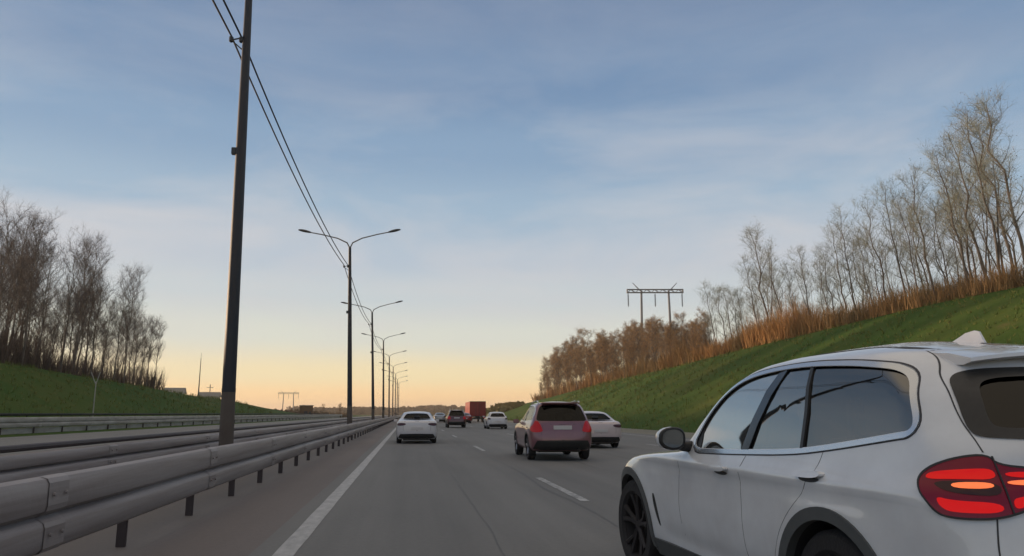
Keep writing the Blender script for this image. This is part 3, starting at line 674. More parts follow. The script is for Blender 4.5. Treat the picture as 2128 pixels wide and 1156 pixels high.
# ------------------------------------------------------------------ vehicles
class Car:
    """a forward (rear axle 0), s left, z up. Curves: rear(z), front(z), half width(z)."""
    def __init__(c, rear, front, width, wb, wr, rcr=.45, rcf=.7, nr=3.2, nf=2.6, taper=.05, creases=(), flare=.02, trk=.80, belt=1.0):
        c.belt = belt
        c.rear, c.front, c.width = rear, front, width; c.wb, c.wr = wb, wr; c.rcr, c.rcf, c.nr, c.nf, c.taper, c.cr, c.flare, c.trk = rcr, rcf, nr, nf, taper, creases, flare, trk
        c.z0 = width[0][0]; c.z1 = width[-1][0]
    def ends(c, z):
        a, b = cinterp(c.rear, z), cinterp(c.front, z); L_ = b-a
        return a, b, min(c.rcr, L_*.42), min(c.rcf+(.34-c.rcf)*sstep((z-c.belt)/.08), L_*.42)
    def T(c, a):
        m = c.wb*.45; return 1-c.taper*abs((a-m)/2.3)**2.2
    def bump(c, a, z):
        d = 0
        for (zc, sg, amp, a0, a1) in c.cr:
            k = sstep((a-a0)/.35)*sstep((a1-a)/.35); zz = zc(a) if callable(zc) else zc
            d += amp*k*math.exp(-((z-zz)/sg)**2)
        for ax in (0, c.wb):
            r = math.hypot(a-ax, z-c.wr)
            d += c.flare*math.exp(-((r-c.wr-.08)/.10)**2)*(1 if z < 1.0 else 0)
        return d
    def F(c, a, z, off=0):            # side surface
        ar, af, r1, r2 = c.ends(z); W = cinterp(c.width, z); s = W
        if a < ar+r1: u = max(0, min(1, 1-(a-ar)/r1)); s = W*(1-u**c.nr)**(1/c.nr)
        elif a > af-r2: u = max(0, min(1, 1-(af-a)/r2)); s = W*(1-u**c.nf)**(1/c.nf)
        return s*c.T(a)+c.bump(a, z)*(s/W if W else 0)+off
    def plan(c, z, n1=16, n2=44, n3=16):
        ar, af, r1, r2 = c.ends(z); W = cinterp(c.width, z); pts = []
        for i in range(n1+1):
            ph = math.pi/2*i/n1; a = ar+r1*(1-math.cos(ph)**(2/c.nr)); s = W*math.sin(ph)**(2/c.nr); pts.append((a, s))
        for i in range(1, n2+1): pts.append((ar+r1+(af-r2-ar-r1)*i/n2, W))
        for i in range(1, n3+1):
            ph = math.pi/2*(1-i/n3); pts.append((af-r2*(1-max(0, math.cos(ph))**(2/c.nf)), W*max(0, math.sin(ph))**(2/c.nf)))
        return [(a, s*c.T(a)+c.bump(a, z)*(s/W if W else 0)) for a, s in pts]
    def P(c, q, z, off=0):            # wrap coordinate q = metres along the outline from the rear centre
        pl = c.plan(z, 24, 40, 8); l = 0; sg = 1 if q >= 0 else -1; q = abs(q)
        for (a0, s0), (a1, s1) in zip(pl, pl[1:]):
            d = math.hypot(a1-a0, s1-s0)
            if l+d >= q:
                f = (q-l)/d if d else 0; nx_, ny_ = -(s1-s0), (a1-a0); m = math.hypot(nx_, ny_) or 1
                return Vector((a0+(a1-a0)*f+nx_/m*off, sg*(s0+(s1-s0)*f+ny_/m*off), z))
            l += d
        return Vector((pl[-1][0], 0, z))
    def qof(c, a, z):                 # q where the outline passes the given a on the side
        pl = c.plan(z, 24, 40, 8); l = 0
        for (a0, s0), (a1, s1) in zip(pl, pl[1:]):
            if a1 >= a and a1 > a0: return l+math.hypot(a1-a0, s1-s0)*(a-a0)/(a1-a0)
            l += math.hypot(a1-a0, s1-s0)
        return l
def shell(car, zs, off=0, zlo=None, zhi=None, alim=None, nn=(16,44,16), mi=0):
    b = MB(); rows = []
    for z in zs:
        pl = car.plan(z, *nn)
        if off:
            ar, af, _, _ = car.ends(z); ac = (ar+af)/2
            pl = [(ac+(a-ac)*(1+2*off/max(.3, af-ar)), max(0, s+off) if 0 < i < len(pl)-1 else 0) for i, (a, s) in enumerate(pl)]
        if alim: pl = [(min(alim[1], max(alim[0], a)), s) for a, s in pl]
        rows.append([(a, s, z) for a, s in pl]+[(a, -s, z) for a, s in pl[-2:0:-1]])
    n = len(rows[0])
    for r in rows: b.v += r
    for i in range(len(rows)-1):
        for j in range(n): b.f.append((i*n+j, (i+1)*n+j, (i+1)*n+(j+1)%n, i*n+(j+1)%n)); b.m.append(mi)
    b.f.append(tuple(range(n))); b.m.append(mi)
    b.f.append(tuple((len(rows)-1)*n+j for j in range(n))[::-1]); b.m.append(mi)
    return b
def prism(poly, axis, lo, hi, mi=0):   # poly in (a,z) extruded along s, or in (s,z) extruded along a
    b = MB(); n = len(poly)
    f = (lambda u, v, w_: (u, w_, v)) if axis == 's' else (lambda u, v, w_: (w_, u, v))
    b.add([f(u, v, lo) for u, v in poly]+[f(u, v, hi) for u, v in poly], [tuple(range(n)), tuple(range(2*n-1, n-1, -1))]+[(i, i+n, (i+1)%n+n, (i+1)%n) for i in range(n)], mi)
    return b
def smooth_poly(poly, k=3, closed=True):
    for _ in range(k):
        out_ = []; n = len(poly)
        for i in range(n if closed else n-1):
            p, q = poly[i], poly[(i+1)%n]
            out_ += [tuple(p[j]*.75+q[j]*.25 for j in (0,1)), tuple(p[j]*.25+q[j]*.75 for j in (0,1))]
        if not closed: out_ = [poly[0]]+out_[1:-1]+[poly[-1]]
        poly = out_
    return poly
def patch(poly, f, off, depth=.02, rings=7, mi=0, side=1, b=None):
    """filled outline (star shaped) laid on a surface f(u, v, off) -> Vector, with an edge going down by depth"""
    b = b or MB(); n = len(poly); cu = sum(p[0] for p in poly)/n; cv = sum(p[1] for p in poly)/n
    vs_ = [f(u, v, off-depth) for u, v in poly]
    for k in range(rings):
        t = 1-k/rings; vs_ += [f(cu+(u-cu)*t, cv+(v-cv)*t, off) for u, v in poly]
    vs_.append(f(cu, cv, off)); fs = []
    for k in range(rings):
        for i in range(n): fs.append((k*n+i, k*n+(i+1)%n, (k+1)*n+(i+1)%n, (k+1)*n+i))
    m = rings*n
    fs += [(m+i, m+(i+1)%n, len(vs_)-1) for i in range(n)]
    if side < 0: fs = [x[::-1] for x in fs]
    b.add(vs_, fs, mi); return b
def strip(poly, f, wd, off, closed=True, depth=.012, mi=0, b=None):
    b = b or MB(); n = len(poly); vs_ = []
    for i in range(n):
        if closed: p, q = poly[i-1], poly[(i+1)%n]
        else: p, q = poly[max(0, i-1)], poly[min(n-1, i+1)]
        dx, dy = q[0]-p[0], q[1]-p[1]; l = math.hypot(dx, dy) or 1; nx_, ny_ = -dy/l*wd/2, dx/l*wd/2; u, v = poly[i]
        vs_ += [f(u-nx_, v-ny_, off-depth), f(u-nx_, v-ny_, off), f(u+nx_, v+ny_, off), f(u+nx_, v+ny_, off-depth)]
    fs = [(i*4+k, i*4+(k+1)%4, ((i+1)%n)*4+(k+1)%4, ((i+1)%n)*4+k) for i in range(n if closed else n-1) for k in range(4)]
    if not closed: fs += [(0,1,2,3), ((n-1)*4+3, (n-1)*4+2, (n-1)*4+1, (n-1)*4)]
    b.add(vs_, fs, mi); return b
def boolean(o, cutters):
    dg = None
    for cb in cutters:
        co = cb.build('cutter', [M['white'], M['interior']], smooth=False); co.matrix_world = o.matrix_world
        m = o.modifiers.new('b', 'BOOLEAN'); m.operation = 'DIFFERENCE'; m.solver = 'EXACT'; m.object = co
        bpy.context.view_layer.update(); dg = bpy.context.evaluated_depsgraph_get()
        me = bpy.data.meshes.new_from_object(o.evaluated_get(dg)); o.modifiers.clear(); old = o.data; o.data = me; bpy.data.meshes.remove(old); bpy.data.objects.remove(co)
def wheel(root, a, s, r, wdt, sg, rimm='rim', steer=0, detail=True):
    w_ = bpy.data.objects.new('wheel', None); col.objects.link(w_); w_.parent = root; w_.location = (a, s, r); w_.rotation_euler = (0, 0, steer)
    b = MB(); h = wdt/2
    prof = [(-h*.8,r*.66),(-h,r*.74),(-h,r*.93),(-h*.82,r*.985),(-h*.4,r),(h*.4,r),(h*.82,r*.985),(h,r*.93),(h,r*.74),(h*.8,r*.66),(-h*.8,r*.66)]
    b.lathe(prof, 40 if detail else 20); b.build('tyre', M['rubber'], w_)
    b = MB(); o_ = sg*h
    b.lathe([(o_*.9,r*.70),(o_*.75,r*.66),(o_*.1,r*.62),(-o_*.8,r*.64)], 40 if detail else 20)
    b.lathe([(o_*.1,r*.62),(o_*.1,.001)], 20, mi=1)
    for k in range(5 if detail else 5):
        an = 2*math.pi*k/5+.3
        for dw in ((-.09,.09) if detail else (0,)):
            c1, s1, c2, s2 = math.cos(an+dw*2.6), math.sin(an+dw*2.6), math.cos(an+dw*.6), math.sin(an+dw*.6)
            b.tube([(c2*r*.10, o_*.55, s2*r*.10), ((c1+c2)/2*r*.4, o_*.66, (s1+s2)/2*r*.4), (c1*r*.68, o_*.8, s1*r*.68)], [.028,.02,.026] if detail else .045, 6)
    b.lathe([(o_*.5,r*.16),(o_*.72,r*.13),(o_*.74,.001)], 16)
    b.build('rim', [M[rimm], M['black']], w_)
def box_part(name, m, root, dims, bev=.02):
    b = MB(); b.box(*dims); return b.build(name, m, root, smooth=True, bevel=bev)

# ---------------- the white car close on the right
ZX = 1.0
rear = [(.22,-.86),(.30,-.93),(.42,-.985),(.62,-1.0),(.80,-.965),(.95,-.93),(1.06,-.90),(1.15,-.875),(1.25,-.81),(1.38,-.72),(1.46,-.62),(1.53,-.52),(1.58,-.42),(1.61,-.32),(1.64,-.14),(1.67,.06),(1.69,.22)]
front = [(.22,3.60),(.32,3.70),(.50,3.74),(.70,3.71),(.84,3.62),(.92,3.42),(.97,3.05),(1.01,2.55),(1.04,2.16),(1.10,2.02),(1.22,1.90),(1.36,1.74),(1.46,1.60),(1.54,1.44),(1.59,1.28),(1.63,1.05),(1.66,.75),(1.68,.50),(1.69,.35)]
width = [(.22,.84),(.30,.89),(.40,.915),(.55,.93),(.70,.94),(.84,.945),(.93,.942),(1.0,.925),(1.06,.895),(1.12,.872),(1.22,.838),(1.35,.79),(1.46,.74),(1.53,.70),(1.57,.67),(1.60,.63),(1.63,.56),(1.655,.45),(1.68,.26),(1.69,.12)]
X = Car(rear, front, width, 2.864, .375, rcr=.42, rcf=.85, nr=2.8, nf=2.5, taper=.035, flare=.022,
        creases=[(.965,.032,.015,-.75,3.0),(.885,.03,-.006,-.4,2.6), (lambda a: .40+.03*max(0, 1.2-a), .075, -.020, .45, 2.35), (.80,.09,-.008,.3,2.4)])
XL0, XY0, XYAW = 2.0, 3.50, R_(2.5)
suv = thing('white_suv', 'large white car with tinted windows and lit tail lamp, cut by the right edge', 'car', (0,0,0))
suv.rotation_euler = (0, 0, math.pi/2+XYAW)
_c, _s = math.cos(XYAW), math.sin(XYAW)
suv.location = (XL0+.945*_c, XY0+.945*_s, .004)
def car_pix(px, py, car=X, root=suv):      # where a line of sight meets the car's skin, in car coordinates
    bpy.context.view_layer.update(); Mi = root.matrix_world.inverted(); o = Mi @ Vector((0,0,CAMH)); d = (Mi.to_3x3() @ ray(px, py)).normalized()
    def ins(p):
        if not (car.z0 < p.z < car.z1): return False
        ar, af, _, _ = car.ends(p.z); return ar < p.x < af and abs(p.y) < car.F(p.x, p.z)
    t = 1.0
    while t < 9 and not ins(o+d*t): t += .02
    if t >= 9: return None
    a, b = t-.02, t
    for _ in range(14):
        m = (a+b)/2
        if ins(o+d*m): b = m
        else: a = m
    return o+d*b
def qz(p, car=X):                          # skin point -> (metres along the outline from the rear centre, z)
    pl = car.plan(p.z, 24, 40, 8); l = 0; best = (9, 0)
    for (a0, s0), (a1, s1) in zip(pl, pl[1:]):
        dd = math.hypot(a1-a0, s1-s0)
        if dd > 0:
            f = max(0, min(1, ((p.x-a0)*(a1-a0)+(abs(p.y)-s0)*(s1-s0))/dd/dd)); e = math.hypot(a0+(a1-a0)*f-p.x, s0+(s1-s0)*f-abs(p.y))
            if e < best[0]: best = (e, l+dd*f)
        l += dd
    return (best[1], p.z)
def zlevels(car, n): return sorted(set([car.z0+(car.z1-car.z0)*i/n for i in range(n+1)]+[z for z, _ in car.width]+[z for z, _ in car.front if z > car.belt-.12]))
def sidef(car, sd): return lambda a, z, off: Vector((a, sd*(car.F(a, z)+off), z))
def rearf(car): return lambda q, z, off: car.P(q, z, off)
def grow(poly, d):
    n = len(poly); cu = sum(p[0] for p in poly)/n; cv = sum(p[1] for p in poly)/n; o = []
    ar = sum(poly[i][0]*poly[(i+1)%n][1]-poly[(i+1)%n][0]*poly[i][1] for i in range(n)); sg = 1 if ar > 0 else -1
    for i in range(n):
        p, q = poly[i-1], poly[(i+1)%n]; dx, dy = q[0]-p[0], q[1]-p[1]; l = math.hypot(dx, dy) or 1
        o.append((poly[i][0]+sg*dy/l*d, poly[i][1]-sg*dx/l*d))
    return o
def dens(poly, mx=.08):
    o = []
    for i, p in enumerate(poly):
        q = poly[(i+1) % len(poly)]; k = max(1, int(math.hypot(q[0]-p[0], q[1]-p[1])/mx))
        for j in range(k): o.append((p[0]+(q[0]-p[0])*j/k, p[1]+(q[1]-p[1])*j/k))
    return o
def ring(po, pi, f, off, b=None):
    b = b or MB(); n = len(po); b.add([f(u, v, off) for u, v in po]+[f(u, v, off) for u, v in pi]+[f(u, v, off-.015) for u, v in po]+[f(u, v, off-.03) for u, v in pi],
        [(i, (i+1)%n, (i+1)%n+n, i+n) for i in range(n)]+[(i+2*n, (i+1)%n+2*n, (i+1)%n, i) for i in range(n)]+[(i+n, (i+1)%n+n, (i+1)%n+3*n, i+3*n) for i in range(n)]); return b
def body_mesh(car, root, paint, cuts, nz, nn, well=.045):
    o = shell(car, zlevels(car, nz), nn=nn).build('body', [M[paint], M['interior']], root)
    cav = shell(car, [z for z in [car.z0+.22+(car.z1-.06-car.z0-.22)*i/14 for i in range(15)]], off=-.055, alim=(-.72, car.wb*.66), nn=(8,16,8), mi=1)
    cs = [cav]
    for poly, ax, lo, hi in cuts: cs.append(prism(poly, ax, lo, hi, 1))
    for ax in (0, car.wb):
        for sd in (-1, 1):
            b = MB(); n = 32; r = car.wr+well; y0, y1 = sd*.58, sd*1.3
            b.add([(ax+r*math.cos(2*math.pi*i/n), y0, car.wr+r*math.sin(2*math.pi*i/n)) for i in range(n)]+[(ax+r*math.cos(2*math.pi*i/n), y1, car.wr+r*math.sin(2*math.pi*i/n)) for i in range(n)],
                  [tuple(range(n)) if sd > 0 else tuple(range(n))[::-1], tuple(range(n, 2*n))[::-1] if sd > 0 else tuple(range(n, 2*n))]+[((i, i+n, (i+1)%n+n, (i+1)%n) if sd > 0 else ((i+1)%n, (i+1)%n+n, i+n, i)) for i in range(n)], 1)
            cs.append(b)
    mw = o.matrix_world.copy(); par = o.parent; o.parent = None; o.matrix_world = Matrix.Identity(4)
    boolean(o, cs); o.parent = par
    o.data.polygons.foreach_set('use_smooth', [True]*len(o.data.polygons)); o.data.set_sharp_from_angle(angle=R_(32))
    return o
def fixn(b):
    me = bpy.data.meshes.new('t'); me.from_pydata(b.v, [], b.f); bm = bmesh.new(); bm.from_mesh(me); bmesh.ops.recalc_face_normals(bm, faces=bm.faces[:])
    bm.verts.ensure_lookup_table(); b.f = [tuple(v.index for v in f.verts) for f in bm.faces]; bm.free(); bpy.data.meshes.remove(me); return b
_pr = prism
def prism(*a, **k): return fixn(_pr(*a, **k))
_sh = shell
def shell(*a, **k): return fixn(_sh(*a, **k))

def clip(poly, p, q, keep):           # keep the part of an outline on one side of the line p-q
    sgn = lambda v: ((q[0]-p[0])*(v[1]-p[1])-(q[1]-p[1])*(v[0]-p[0]))*keep; o = []
    for i, v in enumerate(poly):
        w_ = poly[(i+1) % len(poly)]; a_, b_ = sgn(v), sgn(w_)
        if a_ >= 0: o.append(v)
        if a_*b_ < 0: t = a_/(a_-b_); o.append((v[0]+(w_[0]-v[0])*t, v[1]+(w_[1]-v[1])*t))
    return o
# ---- the near car
SG = smooth_poly([(1.64,1.062),(1.57,1.20),(1.50,1.30),(1.36,1.43),(1.15,1.515),(.86,1.55),(.5,1.56),(.1,1.54),(-.15,1.515),(-.29,1.495),(-.38,1.45),(-.43,1.36),(-.49,1.26),(-.475,1.225),(-.40,1.215),(-.2,1.185),(.04,1.15),(.37,1.11),(.9,1.085),(1.3,1.07)], 2)
SG = dens(SG, .06)
RWh = [(0,1.505),(.28,1.50),(.47,1.495),(.585,1.48),(.65,1.45),(.69,1.40),(.71,1.34),(.728,1.28),(.735,1.225),(.715,1.205),(.62,1.20),(.28,1.19),(0,1.19)]
RW = dens(smooth_poly(RWh[:-1]+[(-q, z) for q, z in RWh[:0:-1]], 2), .07)
RWi = [(q*.88, 1.345+(z-1.345)*.74) for q, z in RW]
rf = rearf(X)
cutr = [(rf(q, z, 0).y, z) for q, z in RWi]
cuts = [(SG, 's', .45, 1.2), (SG, 's', -1.2, -.45), (cutr, 'a', -1.4, -.2), ([(-.70,1.10),(.70,1.10),(.56,1.545),(-.56,1.545)], 'a', 1.0, 2.6)]
body_mesh(X, suv, 'white', cuts, 46, (18,60,16), .05)
for sd in (1, -1):
    f = sidef(X, sd)
    G_ = grow(SG, .01); B0, B1, C0, C1 = (.93,1.0), (.73,1.62), (.24,1.0), (.47,1.62)
    for pl, mt in ((clip(G_, B0, B1, -1), 'glass_f'), (clip(clip(G_, B0, B1, 1), C0, C1, -1), 'glass_r'), (clip(G_, C0, C1, 1), 'glass_q')):
        pl = dens(pl, .06); patch(pl, f, -.012, .004, 6, side=sd).build('side_window', M[mt], suv)
    if sd > 0:
        t_ = strip(dens(grow(SG, .016), .05), f, .026, .007); t_.build('window_trim', M['chrome'], suv)
        strip(grow(SG, .034), f, .006, .0015).build('window_seal', M['seam'], suv)
    b = strip([(.90,1.07),(.86,1.25),(.80,1.42),(.74,1.565)], f, .085, .001, False)
    b.build('pillar', M['gloss_black'], suv); b = strip([(.30,1.10),(.34,1.30),(.40,1.44),(.45,1.56)], f, .026, .001, False)
    b.build('window_divider', M['black'], suv)
    patch([(1.65,1.06),(1.60,1.17),(1.57,1.21),(1.53,1.06)], f, -.008, .01, 2, side=sd).build('mirror_base', M['black'], suv)
patch(RWi, rf, -.012, .004, 6).build('rear_window', M['glass_t'], suv)
ring(RW, [(q*.99, 1.345+(z-1.345)*.99) for q, z in RWi], rf, .008).build('window_border', M['black'], suv)
b = MB()
wsf = lambda s, z, off: Vector((X.ends(z)[1]-.34*(1-(max(0, 1-(abs(s)/(cinterp(X.width, z)*1.0))**3.0))**(1/3.0))*0-.10*(abs(s)/.7)**2+off, s, z))
patch(dens([(-.72,1.08),(.72,1.08),(.58,1.56),(-.58,1.56)], .15), wsf, -.02, .004, 5).build('windscreen', M['glass_f'], suv)
# spoiler over the tailgate glass
b = MB(); k = 24; vs_ = []
for i in range(k+1):
    s = -.54+1.08*i/k; e = abs(s)/.60; zt = 1.622-.045*e**2.4; a0 = -.24; a1 = -.58+.05*e**3
    vs_ += [(a0, s, zt-.004), (-.42, s, zt-.020), (a1, s, zt-.050), (a1-.005, s, zt-.066), (-.50, s, zt-.078), (a0, s, zt-.06)]
b.add(vs_, [(i*6+j, i*6+(j+1)%6, (i+1)*6+(j+1)%6, (i+1)*6+j) for i in range(k) for j in range(6)]+[tuple(range(6)), tuple(k*6+j for j in range(6))[::-1]])
fixn(b).build('spoiler', M['white'], suv)
b = MB(); vs_ = []
for (a, h, wd) in [(.23,.0,.030),(.15,.030,.026),(.07,.062,.020),(.01,.070,.015),(-.02,.062,.013),(-.05,.0,.022)]:
    z = 1.657; vs_ += [(a, wd, z), (a, wd*.35, z+h), (a, -wd*.35, z+h), (a, -wd, z)]
b.add(vs_, [(i*4+j, i*4+j+1, (i+1)*4+j+1, (i+1)*4+j) for i in range(5) for j in range(3)]+[(0,1,2,3),(20,23,22,21)])
fixn(b).build('roof_antenna', M['white'], suv)
# panel gaps
L1 = sidef(X, 1)
for nm_, ln in zip(('door_gap', 'door_gap', 'door_gap'), ([(.86,1.05),(.88,.90),(.88,.60),(.86,.42)], [(1.78,1.00),(1.80,.9),(1.84,.66),(1.80,.45)], [(.10,1.12),(.12,1.0),(.22,.88),(.42,.72),(.52,.55),(.55,.42)])):
    strip(smooth_poly(ln, 3, False), L1, .0026, .0010, False, .004).build(nm_, M['seam'], suv)
for ln, w_ in (([(.735,1.145),(.742,1.26),(.725,1.36),(.675,1.46),(.62,1.51),(.58,1.55),(.555,1.59)], .006), ([(.77,.905),(.80,.77),(.80,.55)], .006)):
    strip(smooth_poly(ln, 3, False), rf, w_, .0015, False, .004).build('tailgate_gap', M['seam'], suv)
for sd in (1, -1):
    f = sidef(X, sd); b = MB()
    for ax in (0, X.wb):
        arc = [(ax+(X.wr+.078)*math.cos(t), X.wr+(X.wr+.078)*math.sin(t)*(.985)) for t in [R_(-14)+R_(208)*i/36 for i in range(37)]]
        strip(arc, f, .062, .010, False, .05, b=b)
    strip([(.42,.285),(1.0,.285),(1.7,.285),(2.42,.285)], f, .13, .012, False, .05, b=b)
    b.build('cladding', mat('grey_cladding', (.075,.08,.082), .6, noise_=(20, (.09,.095,.097), .2, (1,1,1))), suv)
b = MB()
patch([(rf_a, z) for rf_a, z in [(-.0,.52),(.75,.52),(.80,.30),(0,.28),(-.80,.30),(-.75,.52)]], rf, .012, .02, 3, b=b); b.build('rear_valance', M['black'], suv)
for sd in (1, -1): strip(smooth_poly([(1.50,1.515),(1.28,1.585),(1.0,1.625),(.6,1.645),(.1,1.640),(-.2,1.612),(-.40,1.572)], 2, False), sidef(X, sd), .007, .0015, False, .004).build('roof_seam', M['seam'], suv)
# door handles
for (a, z) in ((1.12,.955),(.14,.995)):
    f = sidef(X, 1)
    h = patch(smooth_poly([(a-.12,z+.022),(a+.10,z+.018),(a+.115,z),(a+.10,z-.016),(a-.11,z-.012)], 2), f, .032, .032, 3).build('door_handle', M['white'], suv)
    patch(smooth_poly([(a-.11,z-.012),(a+.10,z-.014),(a+.06,z-.036),(a-.07,z-.036)], 2), f, .0015, .004, 3).build('handle_shade', M['seam'], h)  # flat dark patch on the skin, painting the shade under the handle
# fender vent
patch(smooth_poly([(2.36,.68),(2.325,.69),(2.24,.46),(2.26,.45),(2.33,.58)], 2), L1, .004, .01, 3).build('fender_vent', M['black'], suv)
# tail lamps
TLp = [(1.005,1.045),(.93,1.092),(.82,1.128),(.725,1.138),(.705,1.10),(.58,1.088),(.42,1.08),(.395,1.035),(.50,.985),(.62,.955),(.72,.915),(.80,.900),(.90,.897),(.965,.905),(1.0,.955),(1.02,1.0)]
for sg in (1, -1):
    def g(q, z, off, sg=sg): p = X.P(q, z, off); p.y *= sg; return p
    tl = patch(dens(smooth_poly(TLp, 2), .03), g, .010, .03, 6, side=sg).build('tail_lamp', M['tail_dark'], suv)
    def seg(nm, m, pl, off): patch(dens(smooth_poly(pl, 2), .03), g, off, .004, 2, side=sg).build(nm, M[m], tl)
    strip(dens(smooth_poly(TLp, 2), .03), g, .008, .0115).build('lamp_rim', M['black'], tl)
    seg('upper_reflector', 'tail_red', [(.97,1.052),(.93,1.068),(.80,1.083),(.725,1.085),(.725,1.045),(.85,1.043),(.97,1.036)], .0125)
    seg('smoked_panel', 'tail_smoke', [(.955,1.033),(.725,1.040),(.725,.985),(.85,.985),(.93,1.0)], .0126)
    seg('light_bar', 'tail_glow', [(.885,1.030),(.745,1.036),(.745,1.012),(.885,1.008)], .0150)
    seg('inner_light_bar', 'tail_glow', [(.695,1.045),(.45,1.050),(.45,1.030),(.695,1.025)], .0150)
    seg('inner_reflector', 'tail_red', [(.69,1.078),(.44,1.070),(.44,1.056),(.69,1.052)], .0125)
    seg('inner_lower_reflector', 'tail_red', [(.70,.935),(.64,.962),(.45,1.012),(.52,1.018),(.66,.985),(.70,.975)], .0125)
    seg('lower_reflector', 'tail_red', [(.96,.975),(.90,.962),(.74,.962),(.74,.925),(.88,.918),(.945,.925)], .0125)
    strip([(.712,1.132),(.712,1.0),(.712,.925)], g, .006, .016, False, .01).build('joint', M['black'], tl)
box_part('number_plate', M['plate'], suv, (-1.012,-1.0,-.26,.26,.74,.85), .003)
# mirrors
for sd in (1, -1):
    b = MB(); vs_ = []; n = 20
    for (a, k) in [(1.635,.93),(1.645,1.0),(1.69,1.0),(1.75,.86),(1.79,.55),(1.805,.10)]:
        for j in range(n):
            t = 2*math.pi*j/n; c, s_ = math.cos(t), math.sin(t)
            u = math.copysign(abs(c)**.75, c)*.100*k; v = math.copysign(abs(s_)**.75, s_)*.080*k*(1-.18*(c > 0)*abs(c))
            vs_.append((a, sd*(1.045+u), 1.125+v))
    b.add(vs_, [(i*n+j, i*n+(j+1)%n, (i+1)*n+(j+1)%n, (i+1)*n+j) for i in range(5) for j in range(n)]+[tuple(range(n)), tuple(5*n+j for j in range(n))])
    mi = fixn(b).build('wing_mirror', M['white'], suv)
    b = MB(); b.add([(1.630, sd*(1.045+(v[1]*sd-1.045)*.99), 1.125+(v[2]-1.125)*.99) for v in vs_[:n]]+[(1.642, v[1], v[2]) for v in vs_[n:2*n]]+[(1.628, sd*(1.045+(v[1]*sd-1.045)*.82), 1.125+(v[2]-1.125)*.82) for v in vs_[:n]],
        [(j, (j+1)%n, (j+1)%n+n, j+n) for j in range(n)]+[(j, (j+1)%n, (j+1)%n+2*n, j+2*n) for j in range(n)])
    b.tube([(1.70, sd*.84, 1.065), (1.70, sd*.95, 1.07), (1.69, sd*1.0, 1.09)], [.045,.035,.03], 10); fixn(b).build('frame', M['black'], mi)
    b = MB(); b.add([(1.6275, sd*(1.045+(v[1]*sd-1.045)*.83), 1.125+(v[2]-1.125)*.83) for v in vs_[:n]], [tuple(range(n))]); b.build('mirror_glass', M['mirror_glass'], mi)
# inside
def seats(root, rows, M_='seat', dz=0):
    for (a, ss, wd) in rows:
        for s in ss:
            b = MB(); b.box(a-.06, a+.08, s-wd, s+wd, .42, 1.16+dz); b.box(a+.02, a+.50, s-wd, s+wd, .30, .50); b.box(a-.07, a+.03, s-.13, s+.13, 1.15+dz, 1.38+dz)
            b.build('seat', M[M_], root, bevel=.03)
seats(suv, [(.42,(.38,-.38),.25),(-.42,(0,),.60)])
b = MB(); b.box(1.35, 1.72, -.72, .72, .80, 1.03); b.build('dashboard', M['interior'], suv, bevel=.04)
b = MB(); pts = [(1.33+.10*math.sin(t)*-.4, .38+.185*math.cos(t), 1.02+.175*math.sin(t)) for t in [2*math.pi*i/28 for i in range(29)]]; b.tube(pts, .016, 8, cap=False)
b.tube([(1.33,.20,1.02),(1.36,.38,1.0),(1.33,.56,1.02)], .02, 6); b.tube([(1.36,.38,1.0),(1.5,.38,.95)], .03, 8); b.build('steering_wheel', M['black'], suv)
for (a, st) in ((0, 0), (X.wb, R_(3))):
    for sd in (1, -1): wheel(suv, a, sd*.80, X.wr, .245, sd, 'rim_dark', steer=st)

# ---- the traffic ahead
SED = dict(rear=[(.20,-.80),(.34,-.93),(.55,-.97),(.80,-.96),(.93,-.93),(1.00,-.86),(1.035,-.66),(1.06,-.42),(1.12,-.22),(1.24,.08),(1.34,.38),(1.40,.68),(1.43,.95)],
  front=[(.20,3.45),(.35,3.58),(.55,3.60),(.72,3.50),(.82,3.15),(.89,2.70),(.95,2.20),(1.02,2.02),(1.15,1.82),(1.28,1.58),(1.36,1.38),(1.41,1.18),(1.43,1.05)],
  width=[(.20,.80),(.34,.875),(.55,.905),(.78,.905),(.92,.885),(1.0,.84),(1.06,.79),(1.15,.745),(1.26,.69),(1.34,.63),(1.385,.55),(1.415,.40),(1.43,.15)], wb=2.68, wr=.325)
TALL = dict(rear=[(.28,-.78),(.38,-.90),(.55,-.95),(.78,-.92),(.95,-.88),(1.10,-.84),(1.25,-.74),(1.40,-.64),(1.53,-.55),(1.59,-.46),(1.63,-.2),(1.65,.1)],
  front=[(.28,3.45),(.40,3.58),(.60,3.60),(.80,3.52),(.92,3.28),(.99,2.75),(1.03,2.25),(1.10,2.06),(1.25,1.80),(1.40,1.52),(1.52,1.22),(1.60,.92),(1.64,.6),(1.65,.4)],
  width=[(.28,.80),(.38,.87),(.55,.895),(.80,.90),(.95,.885),(1.03,.86),(1.10,.83),(1.22,.79),(1.36,.735),(1.48,.69),(1.55,.64),(1.60,.56),(1.63,.40),(1.65,.15)], wb=2.65, wr=.35)
HAT = dict(rear=[(.20,-.62),(.34,-.72),(.55,-.76),(.80,-.74),(.95,-.70),(1.02,-.64),(1.12,-.52),(1.28,-.34),(1.40,-.16),(1.46,.1),(1.49,.5)],
  front=[(.20,3.25),(.35,3.36),(.55,3.38),(.75,3.28),(.86,2.95),(.93,2.50),(.98,2.15),(1.06,1.98),(1.2,1.72),(1.34,1.42),(1.43,1.12),(1.47,.86),(1.49,.7)],
  width=[(.20,.78),(.34,.85),(.55,.88),(.78,.88),(.92,.865),(1.0,.83),(1.08,.79),(1.2,.74),(1.34,.67),(1.42,.59),(1.46,.46),(1.49,.15)], wb=2.55, wr=.31)
